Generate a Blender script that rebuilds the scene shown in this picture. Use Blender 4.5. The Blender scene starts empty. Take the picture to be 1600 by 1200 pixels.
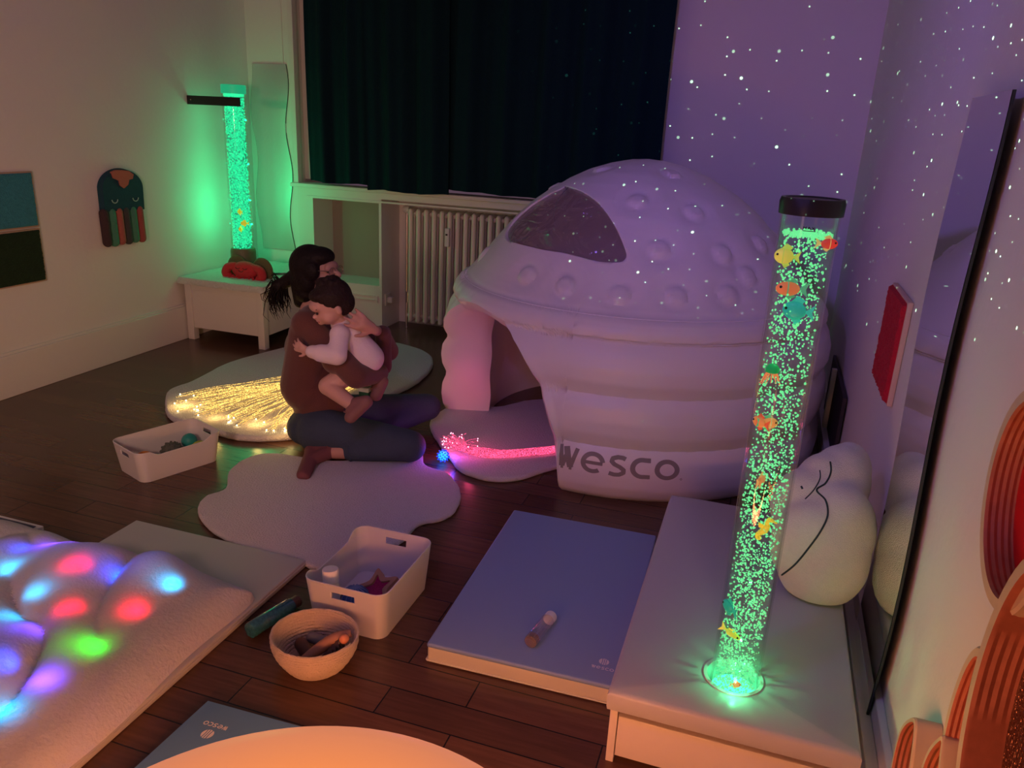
import bpy, bmesh, math, random
import numpy as np
from mathutils import Vector, Matrix, noise
PI = math.pi
rnd = random.Random(7)
sc = bpy.context.scene
COL = sc.collection

# ------------------------------------------------------------------ camera
CF, CP, CR, CY, CH = 1220.25, 0.31955, -0.048667, 0.305965, 1.55
def cam_rows():
    cp, sp, cy, sy = math.cos(CP), math.sin(CP), math.cos(CY), math.sin(CY)
    f = np.array([-sy*cp, cy*cp, -sp]); rt = np.array([cy, sy, 0.0]); dn = np.cross(f, rt)
    c, s = math.cos(CR), math.sin(CR)
    return np.array([c*rt+s*dn, -s*rt+c*dn, f])
CM = cam_rows(); CC = np.array([0, 0, CH])
cd = bpy.data.cameras.new('camera'); cam = bpy.data.objects.new('camera', cd); COL.objects.link(cam)
cd.sensor_fit = 'HORIZONTAL'; cd.sensor_width = 36; cd.lens = CF/1600*36; cd.clip_start = .02
m4 = Matrix(((CM[0][0], -CM[1][0], -CM[2][0], 0), (CM[0][1], -CM[1][1], -CM[2][1], 0), (CM[0][2], -CM[1][2], -CM[2][2], CH), (0, 0, 0, 1)))
cam.matrix_world = m4
sc.camera = cam

# ------------------------------------------------------------------ world and lights
sc.view_settings.view_transform = 'Standard'; sc.view_settings.look = 'None'
sc.view_settings.exposure = 0.0; sc.view_settings.gamma = 1.0; sc.view_settings.use_curve_mapping = False
w = bpy.data.worlds.new('world'); sc.world = w; w.use_nodes = True
w.node_tree.nodes['Background'].inputs[0].default_value = (.31, .18, .265, 1)
w.node_tree.nodes['Background'].inputs[1].default_value = 0.275

def light(name, kind, loc, col, power, size=.05, target=None, spot=None, blend=.5):
    d = bpy.data.lights.new(name, kind); o = bpy.data.objects.new(name, d); COL.objects.link(o)
    o.location = loc; d.color = col; d.energy = power
    if kind == 'AREA': d.size = size
    else: d.shadow_soft_size = size
    if kind == 'SPOT': d.spot_size = spot; d.spot_blend = blend
    if target is not None:
        o.rotation_euler = (Vector(target)-Vector(loc)).to_track_quat('-Z', 'Y').to_euler()
    return o
# the room's lamps: a colour projector, a warm lamp behind the photographer; plus an added wall fill
light('projector_violet', 'SPOT', (-.9, .6, 2.3), (.30, .13, 1.0), 75, .10, (.25, 5.1, 2.15), math.radians(62), 1.0)
light('projector_blue', 'SPOT', (-.9, .6, 2.3), (.36, .22, 1.0), 48, .08, (.0, 3.6, .6), math.radians(90), 1.0)
light('warm_room_lamp', 'POINT', (-1.2, -.6, 1.2), (1.0, .46, .36), 9, .25)
light('warm_wall_fill', 'SPOT', (-1.3, -.2, 1.5), (1.0, .55, .40), 120, .20, (-3.86, 3.7, .95), math.radians(84), 1.0)  # unseen warm spot added to brighten the left wall
light('low_orange_lamp', 'POINT', (-.45, .62, .56), (1.0, .30, .10), 3.5, .10)

def star_gobo(loc, power):
    o = light('star_projector_laser', 'POINT', loc, (1, 1, 1), power, 0.0)
    d = o.data; d.use_nodes = True; nt = d.node_tree; N = nt.nodes; L = nt.links
    em = [n for n in N if n.type == 'EMISSION'][0]
    tc = N.new('ShaderNodeTexCoord'); sx = N.new('ShaderNodeSeparateXYZ'); L.new(tc.outputs['Normal'], sx.inputs[0])
    at = N.new('ShaderNodeMath'); at.operation = 'ARCTAN2'; L.new(sx.outputs[0], at.inputs[0]); L.new(sx.outputs[1], at.inputs[1])
    asn = N.new('ShaderNodeMath'); asn.operation = 'ARCSINE'; L.new(sx.outputs[2], asn.inputs[0])
    cb = N.new('ShaderNodeCombineXYZ'); L.new(at.outputs[0], cb.inputs[0]); L.new(asn.outputs[0], cb.inputs[1])
    total = None
    for scale, rad, off in ((17.0, .034, 0), (31.0, .032, 3.3)):
        ad = N.new('ShaderNodeVectorMath'); ad.operation = 'ADD'; ad.inputs[1].default_value = (off, off*.7, 0); L.new(cb.outputs[0], ad.inputs[0])
        vo = N.new('ShaderNodeTexVoronoi'); vo.voronoi_dimensions = '2D'; vo.inputs['Randomness'].default_value = .65; vo.inputs['Scale'].default_value = scale; L.new(ad.outputs[0], vo.inputs['Vector'])
        lt = N.new('ShaderNodeMath'); lt.operation = 'LESS_THAN'; lt.inputs[1].default_value = rad; L.new(vo.outputs['Distance'], lt.inputs[0])
        sp = N.new('ShaderNodeSeparateColor'); L.new(vo.outputs['Color'], sp.inputs[0])
        pw = N.new('ShaderNodeMath'); pw.operation = 'POWER'; pw.inputs[1].default_value = 2.2; L.new(sp.outputs[0], pw.inputs[0])
        mu = N.new('ShaderNodeMath'); mu.operation = 'MULTIPLY'; L.new(lt.outputs[0], mu.inputs[0]); L.new(pw.outputs[0], mu.inputs[1])
        if total is None: total = mu
        else:
            a2 = N.new('ShaderNodeMath'); a2.operation = 'ADD'; L.new(total.outputs[0], a2.inputs[0]); L.new(mu.outputs[0], a2.inputs[1]); total = a2
    # the head throws its dots only towards the window side of the room
    dt = N.new('ShaderNodeVectorMath'); dt.operation = 'DOT_PRODUCT'; dv = Vector((.50, .86, .12)).normalized(); dt.inputs[1].default_value = dv
    L.new(tc.outputs['Normal'], dt.inputs[0])
    mr = N.new('ShaderNodeMapRange'); mr.inputs[1].default_value = .72; mr.inputs[2].default_value = .85; L.new(dt.outputs['Value'], mr.inputs[0])
    mm = N.new('ShaderNodeMath'); mm.operation = 'MULTIPLY'; L.new(total.outputs[0], mm.inputs[0]); mz = N.new('ShaderNodeMapRange'); mz.inputs[1].default_value = -.36; mz.inputs[2].default_value = -.24; L.new(sx.outputs[2], mz.inputs[0])
    m3 = N.new('ShaderNodeMath'); m3.operation = 'MULTIPLY'; L.new(mr.outputs[0], m3.inputs[0]); L.new(mz.outputs[0], m3.inputs[1]); L.new(m3.outputs[0], mm.inputs[1])
    L.new(mm.outputs[0], em.inputs['Strength'])
    em.inputs['Color'].default_value = (.50, 1.0, .62, 1)
    return o
star_gobo((-.75, .7, 1.75), 2100)

# ------------------------------------------------------------------ pixel helpers
def ray(px, py): return CM.T @ np.array([px-800, py-600, CF])
def A(px, py, Y):      # point on the vertical plane y = Y
    d = ray(px, py); return Vector(CC+d*((Y-CC[1])/d[1]))
def FL(px, py, z=0.0): # point on the level z
    d = ray(px, py); return Vector(CC+d*((z-CC[2])/d[2]))
def W(px, py, X):      # point on the wall plane x = X
    d = ray(px, py); return Vector(CC+d*((X-CC[0])/d[0]))

# ------------------------------------------------------------------ materials
MATS = {}
def mat(name, col=(.8, .8, .8), rough=.6, metal=0.0, emit=None, es=0.0, bump=0.0, bscale=60, bdetail=4, spec=.5, alpha=1.0,
        trans=0.0, sheen=0.0, sss=0.0, var=0.0, vscale=8, coat=0.0):
    if name in MATS: return MATS[name]
    m = bpy.data.materials.new(name); m.use_nodes = True; nt = m.node_tree; b = nt.nodes['Principled BSDF']
    b.inputs['Base Color'].default_value = (*col, 1); b.inputs['Roughness'].default_value = rough; b.inputs['Metallic'].default_value = metal
    b.inputs['Specular IOR Level'].default_value = spec; b.inputs['Alpha'].default_value = alpha
    b.inputs['Transmission Weight'].default_value = trans; b.inputs['Sheen Weight'].default_value = sheen; b.inputs['Coat Weight'].default_value = coat
    if sss: b.inputs['Subsurface Weight'].default_value = sss; b.inputs['Subsurface Radius'].default_value = (.01, .005, .003); 
    if emit: b.inputs['Emission Color'].default_value = (*emit, 1); b.inputs['Emission Strength'].default_value = es
    if bump or var:
        tc = nt.nodes.new('ShaderNodeTexCoord')
    if bump:
        n = nt.nodes.new('ShaderNodeTexNoise'); n.inputs['Scale'].default_value = bscale; n.inputs['Detail'].default_value = bdetail
        bp = nt.nodes.new('ShaderNodeBump'); bp.inputs['Strength'].default_value = bump; bp.inputs['Distance'].default_value = .01
        nt.links.new(tc.outputs['Object'], n.inputs['Vector']); nt.links.new(n.outputs['Fac'], bp.inputs['Height']); nt.links.new(bp.outputs[0], b.inputs['Normal'])
    if var:
        n = nt.nodes.new('ShaderNodeTexNoise'); n.inputs['Scale'].default_value = vscale; n.inputs['Detail'].default_value = 3
        mx = nt.nodes.new('ShaderNodeMix'); mx.data_type = 'RGBA'; mx.inputs['A'].default_value = (*[c*(1-var) for c in col], 1); mx.inputs['B'].default_value = (*[min(1, c*(1+var)) for c in col], 1)
        nt.links.new(tc.outputs['Object'], n.inputs['Vector']); nt.links.new(n.outputs['Fac'], mx.inputs['Factor']); nt.links.new(mx.outputs['Result'], b.inputs['Base Color'])
    MATS[name] = m; return m
def clear_mat(name, tint=(1, 1, 1), gloss=.12, rough=.05, facing=True, body=0.0, bodycol=(1, 1, 1)):
    if name in MATS: return MATS[name]
    m = bpy.data.materials.new(name); m.use_nodes = True; nt = m.node_tree; N = nt.nodes; L = nt.links
    for n in list(N):
        if n.type != 'OUTPUT_MATERIAL': N.remove(n)
    out = [n for n in N if n.type == 'OUTPUT_MATERIAL'][0]
    t = N.new('ShaderNodeBsdfTransparent'); t.inputs[0].default_value = (*tint, 1)
    g = N.new('ShaderNodeBsdfGlossy'); g.inputs['Roughness'].default_value = rough
    mx = N.new('ShaderNodeMixShader')
    if facing:
        lw = N.new('ShaderNodeLayerWeight'); lw.inputs[0].default_value = .35
        mu = N.new('ShaderNodeMath'); mu.operation = 'MULTIPLY_ADD'; mu.inputs[1].default_value = .6; mu.inputs[2].default_value = gloss*.4
        L.new(lw.outputs['Facing'], mu.inputs[0])
        pw = N.new('ShaderNodeMath'); pw.operation = 'POWER'; pw.inputs[1].default_value = 2.0; L.new(mu.outputs[0], pw.inputs[0]); L.new(pw.outputs[0], mx.inputs[0])
    else: mx.inputs[0].default_value = gloss
    L.new(t.outputs[0], mx.inputs[1]); L.new(g.outputs[0], mx.inputs[2])
    if name == 'window_film':
        tc = N.new('ShaderNodeTexCoord'); wv = N.new('ShaderNodeTexNoise'); wv.inputs['Scale'].default_value = 5; wv.inputs['Distortion'].default_value = 2.5; bp = N.new('ShaderNodeBump'); bp.inputs['Strength'].default_value = 1; bp.inputs['Distance'].default_value = .05
        L.new(tc.outputs['Object'], wv.inputs['Vector']); L.new(wv.outputs['Fac'], bp.inputs['Height']); L.new(bp.outputs[0], g.inputs['Normal'])
    last = mx
    if body:
        df = N.new('ShaderNodeBsdfDiffuse'); df.inputs[0].default_value = (*bodycol, 1)
        m2 = N.new('ShaderNodeMixShader'); m2.inputs[0].default_value = body; L.new(mx.outputs[0], m2.inputs[1]); L.new(df.outputs[0], m2.inputs[2]); last = m2
    L.new(last.outputs[0], out.inputs[0]); MATS[name] = m; return m

WALL = mat('painted_wall', (.74, .72, .70), .85, bump=.12, bscale=35, var=.03, vscale=2)
TRIM = mat('white_trim', (.72, .70, .67), .5, bump=.03, bscale=20)
WHITEPL = mat('white_plastic', (.68, .66, .65), .38)
FURW = mat('white_fur', (.66, .63, .65), .95, bump=1.0, bscale=130, sheen=.3, var=.06, vscale=60)
FOAMW = mat('cream_foam_cover', (.50, .49, .48), .55, bump=.04, bscale=300)
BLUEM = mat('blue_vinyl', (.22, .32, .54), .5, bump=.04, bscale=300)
BEIGEM = mat('beige_vinyl', (.62, .60, .46), .5, bump=.04, bscale=300)
LOGO = mat('grey_print', (.70, .70, .74), .6)
PVC = mat('white_pvc', (.78, .76, .78), .42, bump=.10, bscale=14, bdetail=2, coat=.1)
BLACK = mat('black_plastic', (.012, .011, .012), .35)
SKIN = mat('skin', (.52, .28, .22), .55, sss=.0)
SKINB = mat('baby_skin', (.62, .36, .29), .55)
HAIR = mat('dark_hair', (.008, .005, .005), .6, spec=.2, bump=.4, bscale=90)
HAIRB = mat('baby_hair', (.020, .010, .008), .65, spec=.25, bump=.6, bscale=80)
SHIRT = mat('brown_knit', (.125, .045, .036), .9, bump=.25, bscale=200, sheen=.2)
JEANS = mat('blue_denim', (.040, .062, .10), .85, bump=.35, bscale=160, var=.2, vscale=14)
SOCK = mat('maroon_sock', (.20, .07, .08), .9, bump=.4, bscale=260)
BABYW = mat('white_cotton', (.78, .66, .68), .85, bump=.2, bscale=120)
SHOEM = mat('dusty_pink_leather', (.24, .11, .10), .7, bump=.1, bscale=90)
WOODP = mat('pale_plywood', (.60, .47, .33), .55, var=.12, vscale=30)

def floor_mat():
    m = bpy.data.materials.new('floor_planks'); m.use_nodes = True; nt = m.node_tree; N = nt.nodes; L = nt.links; b = N['Principled BSDF']
    tc = N.new('ShaderNodeTexCoord')
    br = N.new('ShaderNodeTexBrick'); br.inputs['Scale'].default_value = 1.0; br.inputs['Brick Width'].default_value = .62; br.inputs['Row Height'].default_value = .112
    br.inputs['Mortar Size'].default_value = .0022; br.inputs['Mortar Smooth'].default_value = .1; br.offset = .37; br.offset_frequency = 2; br.squash = 1
    br.inputs['Color1'].default_value = (.145, .066, .040, 1); br.inputs['Color2'].default_value = (.098, .045, .028, 1); br.inputs['Mortar'].default_value = (.012, .005, .004, 1); br.inputs['Bias'].default_value = 0
    L.new(tc.outputs['Object'], br.inputs['Vector'])
    mp = N.new('ShaderNodeMapping'); mp.inputs['Scale'].default_value = (3, 40, 1); L.new(tc.outputs['Object'], mp.inputs[0])
    ns = N.new('ShaderNodeTexNoise'); ns.inputs['Scale'].default_value = 1.6; ns.inputs['Detail'].default_value = 7; L.new(mp.outputs[0], ns.inputs['Vector'])
    mx = N.new('ShaderNodeMix'); mx.data_type = 'RGBA'; mx.blend_type = 'MULTIPLY'; mx.inputs['Factor'].default_value = .55
    cr = N.new('ShaderNodeValToRGB'); cr.color_ramp.elements[0].position = .3; cr.color_ramp.elements[0].color = (.4, .4, .4, 1); cr.color_ramp.elements[1].position = .7; cr.color_ramp.elements[1].color = (1, 1, 1, 1)
    L.new(ns.outputs['Fac'], cr.inputs[0]); L.new(br.outputs['Color'], mx.inputs['A']); L.new(cr.outputs[0], mx.inputs['B']); L.new(mx.outputs['Result'], b.inputs['Base Color'])
    bp = N.new('ShaderNodeBump'); bp.inputs['Strength'].default_value = .5; bp.inputs['Distance'].default_value = .003; bp.invert = True
    L.new(br.outputs['Fac'], bp.inputs['Height']); L.new(bp.outputs[0], b.inputs['Normal'])
    b.inputs['Roughness'].default_value = .27; b.inputs['Specular IOR Level'].default_value = .55
    return m

# ------------------------------------------------------------------ mesh building
class MB:
    def __init__(s): s.v = []; s.f = []
    def add(s, vs, fs):
        o = len(s.v); s.v += [tuple(v) for v in vs]; s.f += [tuple(i+o for i in f) for f in fs]; return s
    def box(s, a, b, bev=0.0, M=None):
        (x0, y0, z0), (x1, y1, z1) = a, b
        bm = bmesh.new(); r = bmesh.ops.create_cube(bm, size=1)
        for v in bm.verts: v.co = Vector(((x0+x1)/2+v.co.x*(x1-x0), (y0+y1)/2+v.co.y*(y1-y0), (z0+z1)/2+v.co.z*(z1-z0)))
        if bev: bmesh.ops.bevel(bm, geom=list(bm.edges), offset=bev, segments=3, profile=.6, affect='EDGES')
        if M is not None: bmesh.ops.transform(bm, matrix=M, verts=bm.verts)
        return s.frombm(bm)
    def frombm(s, bm):
        bm.verts.index_update(); vs = [v.co.copy() for v in bm.verts]; fs = [[v.index for v in f.verts] for f in bm.faces]; bm.free(); return s.add(vs, fs)
    def tube(s, pts, r, n=8, caps=True):
        pts = [Vector(p) for p in pts]; rs = r if isinstance(r, (list, tuple)) else [r]*len(pts)
        rings = []; up = None
        for i, p in enumerate(pts):
            t = (pts[min(i+1, len(pts)-1)]-pts[max(i-1, 0)])
            if t.length < 1e-9: t = Vector((0, 0, 1))
            t.normalize()
            if up is None: up = t.orthogonal().normalized()
            up = (up-t*up.dot(t)); up = up.normalized() if up.length > 1e-6 else t.orthogonal().normalized()
            bn = t.cross(up); rings.append([p+(up*math.cos(2*PI*k/n)+bn*math.sin(2*PI*k/n))*rs[i] for k in range(n)])
        vs = [v for q in rings for v in q]; fs = []
        for i in range(len(pts)-1):
            for k in range(n): fs.append((i*n+k, i*n+(k+1) % n, (i+1)*n+(k+1) % n, (i+1)*n+k))
        if caps: fs.append(tuple(range(n))[::-1]); fs.append(tuple((len(pts)-1)*n+k for k in range(n)))
        return s.add(vs, fs)
    def lathe(s, prof, c=(0, 0, 0), n=32, M=None, close=False):
        vs = []; fs = []
        for (r, z) in prof:
            for k in range(n):
                v = Vector((r*math.cos(2*PI*k/n), r*math.sin(2*PI*k/n), z))
                if M is not None: v = M @ v
                vs.append(v+Vector(c))
        P = len(prof)
        for i in range(P-1 if not close else P):
            j = (i+1) % P
            for k in range(n): fs.append((i*n+k, i*n+(k+1) % n, j*n+(k+1) % n, j*n+k))
        if not close:
            if prof[0][0] > 1e-6: fs.append(tuple(range(n))[::-1])
            if prof[-1][0] > 1e-6: fs.append(tuple((P-1)*n+k for k in range(n)))
        return s.add(vs, fs)
    def ball(s, c, r, M=None, u=20, v=12):
        r = Vector(r) if isinstance(r, (tuple, list, Vector)) else Vector((r, r, r)); vs = []; fs = []
        for i in range(1, v):
            for k in range(u):
                a = PI*i/v; b = 2*PI*k/u; p = Vector((r.x*math.sin(a)*math.cos(b), r.y*math.sin(a)*math.sin(b), r.z*math.cos(a)))
                vs.append((M @ p if M is not None else p)+Vector(c))
        for i in range(v-2):
            for k in range(u): fs.append((i*u+k, (i+1)*u+k, (i+1)*u+(k+1) % u, i*u+(k+1) % u))
        t = Vector((0, 0, r.z)); b_ = Vector((0, 0, -r.z))
        if M is not None: t = M @ t; b_ = M @ b_
        vs += [t+Vector(c), b_+Vector(c)]; T = len(vs)-2
        for k in range(u): fs.append((T, k, (k+1) % u)); fs.append((T+1, (v-2)*u+(k+1) % u, (v-2)*u+k))
        return s.add(vs, fs)
    def capsule(s, a, b, ra, rb, n=14):
        a, b = Vector(a), Vector(b); d = (b-a); L = d.length
        if L < 1e-6: return s.ball(a, ra)
        q = d.to_track_quat('Z', 'Y').to_matrix(); prof = []
        for i in range(6): t = -PI/2+PI/2*i/5; prof.append((ra*math.cos(t) if i else 1e-7, ra*math.sin(t)))
        for i in range(6): t = PI/2*i/5; prof.append((rb*math.cos(t) if i < 5 else 1e-7, L+rb*math.sin(t)))
        return s.lathe(prof, a, n, q)
    def prism(s, poly, f0, f1):   # poly list of (u,v); f0,f1 map (u,v)->3D
        n = len(poly); vs = [f0(*p) for p in poly]+[f1(*p) for p in poly]
        fs = [tuple(range(n))[::-1], tuple(range(n, 2*n))]+[(i, (i+1) % n, n+(i+1) % n, n+i) for i in range(n)]
        return s.add(vs, fs)
    def build(s, name, m, parent=None, smooth=True, loc=None, recalc=True):
        me = bpy.data.meshes.new(name); off = Vector((0, 0, 0))
        if parent is not None:
            p = parent
            while p is not None: off += Vector(p.location); p = p.parent
        elif loc is not None: off = Vector(loc)
        me.from_pydata([tuple(Vector(v)-off) for v in s.v], [], s.f)
        if recalc:
            bm = bmesh.new(); bm.from_mesh(me); bmesh.ops.remove_doubles(bm, verts=bm.verts, dist=1e-6); bmesh.ops.recalc_face_normals(bm, faces=bm.faces); bm.to_mesh(me); bm.free()
        me.update()
        o = bpy.data.objects.new(name, me); COL.objects.link(o)
        for q in (m if isinstance(m, list) else [m]): me.materials.append(q)
        if smooth:
            me.polygons.foreach_set('use_smooth', [True]*len(me.polygons))
            try: me.set_sharp_from_angle(angle=math.radians(38))
            except Exception: pass
        if parent is not None: o.parent = parent
        elif loc is not None: o.location = loc
        return o
def tag(o, label=None, cat=None, group=None, kind=None):
    if label: o['label'] = label
    if cat: o['category'] = cat
    if group: o['group'] = group
    if kind: o['kind'] = kind
    return o
def thing(name, label, cat, loc=(0, 0, 0), group=None):
    o = bpy.data.objects.new(name, None); COL.objects.link(o); o.location = loc; o.empty_display_size = .05
    return tag(o, label, cat, group)
def struct(name, mb, m, smooth=False): return tag(mb.build(name, m, smooth=smooth), kind='structure')
def blob(name, mb, m, parent, voxel=.008, it=6, loc=None):
    o = mb.build('tmp', m, None, recalc=False)
    r = o.modifiers.new('r', 'REMESH'); r.mode = 'VOXEL'; r.voxel_size = voxel; r.use_smooth_shade = True
    sm = o.modifiers.new('s', 'SMOOTH'); sm.iterations = it; sm.factor = .5
    dg = bpy.context.evaluated_depsgraph_get(); me = bpy.data.meshes.new_from_object(o.evaluated_get(dg))
    bpy.data.objects.remove(o); me.name = name
    off = Vector((0, 0, 0)); p = parent
    while p is not None: off += Vector(p.location); p = p.parent
    if parent is None and loc is not None: off = Vector(loc)
    me.transform(Matrix.Translation(-off)); 
    if not me.materials: me.materials.append(m)
    me.polygons.foreach_set('use_smooth', [True]*len(me.polygons))
    n = bpy.data.objects.new(name, me); COL.objects.link(n)
    if parent is not None: n.parent = parent
    elif loc is not None: n.location = loc
    return n
def crom(pts, sub=6, closed=True):
    out = []; n = len(pts); pts = [Vector(p) for p in pts]
    for i in range(n if closed else n-1):
        g = lambda k: pts[k % n] if closed else pts[max(0, min(n-1, k))]
        p0, p1, p2, p3 = g(i-1), g(i), g(i+1), g(i+2)
        for k in range(sub):
            t = k/sub; out.append(.5*((2*p1)+(p2-p0)*t+(2*p0-5*p1+4*p2-p3)*t*t+(3*p1-p0-3*p2+p3)*t**3))
    if not closed: out.append(pts[-1])
    return out
def pad(outline, z0, h, rd=None):    # a flat thick piece with rounded rim
    rd = h*.48 if rd is None else rd
    n = len(outline); P = [Vector((p[0], p[1])) for p in outline]
    ar = sum(P[i].x*P[(i+1) % n].y-P[(i+1) % n].x*P[i].y for i in range(n))
    if ar < 0: P.reverse()
    nr = []
    for i in range(n):
        t = (P[(i+1) % n]-P[i-1]); t = t.normalized() if t.length > 0 else Vector((1, 0)); nr.append(Vector((t.y, -t.x)))
    mb = MB(); layers = []
    for k in range(7):
        a = -PI/2+PI*k/6; layers.append((rd*(1-math.cos(a)), z0+(rd*(1+math.sin(a)) if k < 3.5 else h-rd*(1-math.sin(a)))))
    vs = []
    for ins, z in layers:
        for i in range(n): q = P[i]-nr[i]*ins; vs.append((q.x, q.y, z))
    fs = [tuple(range(n))[::-1], tuple(6*n+i for i in range(n))]
    for l in range(6):
        for i in range(n): fs.append((l*n+i, l*n+(i+1) % n, (l+1)*n+(i+1) % n, (l+1)*n+i))
    return mb.add(vs, fs)

# ------------------------------------------------------------------ lettering made of strokes
def arc(cx, cy, rx, ry, a0, a1, n=18): return [(cx+rx*math.cos(math.radians(a0+(a1-a0)*i/n)), cy+ry*math.sin(math.radians(a0+(a1-a0)*i/n))) for i in range(n+1)]
def glyph(ch):   # strokes (polyline, width) in a box x 0..w, y 0..1
    if ch == 'w': return .98, [([(.10, 1.02), (.30, .10)], .22), ([(.30, .12), (.44, .62)], .17), ([(.40, 1.0), (.66, .10)], .23), ([(.66, .12), (.88, 1.0)], .15), ([(.24, .1), (.36, .1)], .2), ([(.60, .1), (.72, .1)], .2)]
    if ch == 'e': return 1.0, [(arc(.5, .5, .41, .40, -52, -350, 26), .17), ([(.16, .50), (.90, .50)], .14)]
    if ch == 's': return .82, [([(.72, .86), (.6, .91), (.4, .92), (.2, .84), (.16, .70), (.28, .58), (.5, .48), (.66, .36), (.66, .2), (.5, .1), (.3, .08), (.08, .13)], .17)]
    if ch == 'c': return .90, [([(.82, .90)]+arc(.5, .5, .40, .41, 80, 280, 20)+[(.82, .10)], .18)]
    if ch == 'o': return 1.0, [(arc(.5, .5, .41, .41, 0, 360, 30), .18)]
    return .3, [([(.1, 0), (.2, 0)], .12)]
def strokes_mesh(mb, strokes, fn, sub=.06):
    for pl, wd in strokes:
        q = [Vector(pl[0])]
        for a, b in zip(pl, pl[1:]):
            a, b = Vector(a), Vector(b); k = max(1, int((b-a).length/sub))
            for i in range(1, k+1): q.append(a.lerp(b, i/k))
        L = []; R = []
        closed = (q[0]-q[-1]).length < 1e-4
        for i in range(len(q)):
            if closed: t = q[(i+1) % (len(q)-1)]-q[(i-1) % (len(q)-1)]
            else: t = q[min(i+1, len(q)-1)]-q[max(0, i-1)]
            t.normalize(); n = Vector((-t.y, t.x))*wd*.58; L.append(q[i]+n); R.append(q[i]-n)
        vs = [];
        for l, r in zip(L, R): vs += [fn(l.x, l.y), fn((l.x+r.x)/2, (l.y+r.y)/2), fn(r.x, r.y)]
        fs = []
        for i in range(len(q)-1): fs += [(3*i, 3*i+1, 3*i+4, 3*i+3), (3*i+1, 3*i+2, 3*i+5, 3*i+4)]
        mb.add(vs, fs)
def word(mb, txt, fn, gap=.14):
    x = 0
    for ch in txt:
        wd, st = glyph(ch); strokes_mesh(mb, st, lambda u, v, x=x: fn(x+u, v)); x += wd+gap
    return x-gap
def emblem(mb, fn):   # round badge: a disc cut by two bent bars, fn maps unit disc
    def band(x0, x1):
        n = 14; vs = []; fs = []
        for i in range(n+1):
            for xx in (x0(i/n), x1(i/n)):
                y = -1+2*i/n; lim = math.sqrt(max(0, 1-y*y)); vs.append(fn(max(-lim, min(lim, xx)), y))
        for i in range(n): fs.append((2*i, 2*i+1, 2*i+3, 2*i+2))
        mb.add(vs, fs)
    band(lambda t: -1.0, lambda t: -.52+.12*math.sin(t*3)); band(lambda t: -.34+.1*math.sin(t*3), lambda t: -.02); band(lambda t: .14, lambda t: .44-.1*math.sin(t*3)); band(lambda t: .60-.1*math.sin(t*3), lambda t: 1.0)

# parts measured in a smaller frame are brought to full size about a point
def snap(): return set(COL.objects)
def rescale(before, s, c=(0, 0, 0)):
    c = Vector(c); done = set()
    for o in COL.objects:
        if o in before or o.type == 'CAMERA': continue
        if o.parent is None: o.location = c+(Vector(o.location)-c)*s
        else: o.location = Vector(o.location)*s
        if o.type == 'MESH' and o.data.name not in done: o.data.transform(Matrix.Scale(s, 4)); done.add(o.data.name)
S_ = 3.86/3.735
mark = snap()
# ------------------------------------------------------------------ the room
LX, RX, BY, FY, TOP = -3.735, .455/S_, 5.14, -1.6, 2.9
NY = 5.42      # back of the radiator niche
struct('floor', MB().box((LX-.1, FY, -.05), (RX+.1, NY+.1, 0)), floor_mat())
struct('wall_left', MB().box((LX-.1, FY, 0), (LX, NY+.1, TOP)), WALL)
struct('wall_right', MB().box((RX, FY, 0), (RX+.1, NY+.1, TOP)), WALL)
# back wall: pier left of the window, panelled apron below it, wall right of it
NX0, NX1, NZ = -2.665, -1.05, .955
mb = MB(); mb.box((LX, BY, 0), (-3.35, NY+.05, TOP)); mb.box((-.72, BY, 0), (RX, NY+.05, TOP)); mb.box((NX1, BY, 0), (-.72, NY+.05, 1.05))
mb.box((-3.35, NY, 0), (NX1+.01, NY+.05, 1.0)); mb.box((-3.35, BY+.1, 1.05), (-.72, NY+.05, TOP))
struct('wall_back', mb, WALL)
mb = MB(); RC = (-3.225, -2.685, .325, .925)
mb.box((-3.35, BY-.012, 0), (RC[0], NY, 1.0)); mb.box((RC[0], BY-.012, 0), (RC[1], NY, RC[2])); mb.box((RC[0], BY-.012, RC[3]), (RC[1], NY, 1.0)); mb.box((RC[1], BY-.012, 0), (NX0, NY, 1.0))
mb.box((NX0, BY-.012, NZ), (NX1, NY, 1.0)); 
mb.box((RC[0]-.05, BY-.022, RC[3]+.005), (NX1, BY-.010, RC[3]+.017)); mb.box((-3.25, BY-.024, .245), (-2.72, BY-.01, .25)); mb.box((-3.25, BY-.024, .215), (-2.72, BY-.01, .22)); mb.box((-2.70, BY-.024, .2), (-2.695, BY-.01, .25))
struct('trim_1', mb, TRIM)
struct('trim_3', MB().box((RC[0], NY-.02, RC[2]), (RC[1], NY, RC[3])), mat('shade_tone_panel', (.34, .27, .24), .8))  # darker colour painted in where the recess lies shaded from the green column
mb = MB(); mb.box((-3.39, BY-.05, 1.0), (-.72, BY+.1, 1.028), .008); mb.box((-3.37, BY-.03, 1.028), (-3.33, BY+.02, TOP), .004); mb.box((-3.44, BY-.008, 1.0), (-3.432, BY, TOP))
struct('trim_2', mb, TRIM)
mb = MB(); mb.box((LX, FY, 0), (LX+.022, 4.95, .225), .004); mb.box((LX, FY, .225), (LX+.012, 4.95, .24), .003)
struct('baseboard_left', mb, TRIM)
mb = MB(); mb.box((-.72, BY-.02, 0), (RX, BY, .18), .004); struct('baseboard_back', mb, TRIM)
mb = MB(); mb.box((RX-.02, FY, 0), (RX, BY-.02, .16), .004); mb.box((RX-.050, FY, .0), (RX-.02, BY-.03, .105), .004); mb.box((RX-.080, FY, .0), (RX-.05, 3.2, .06), .004); struct('baseboard_right', mb, TRIM)
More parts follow.
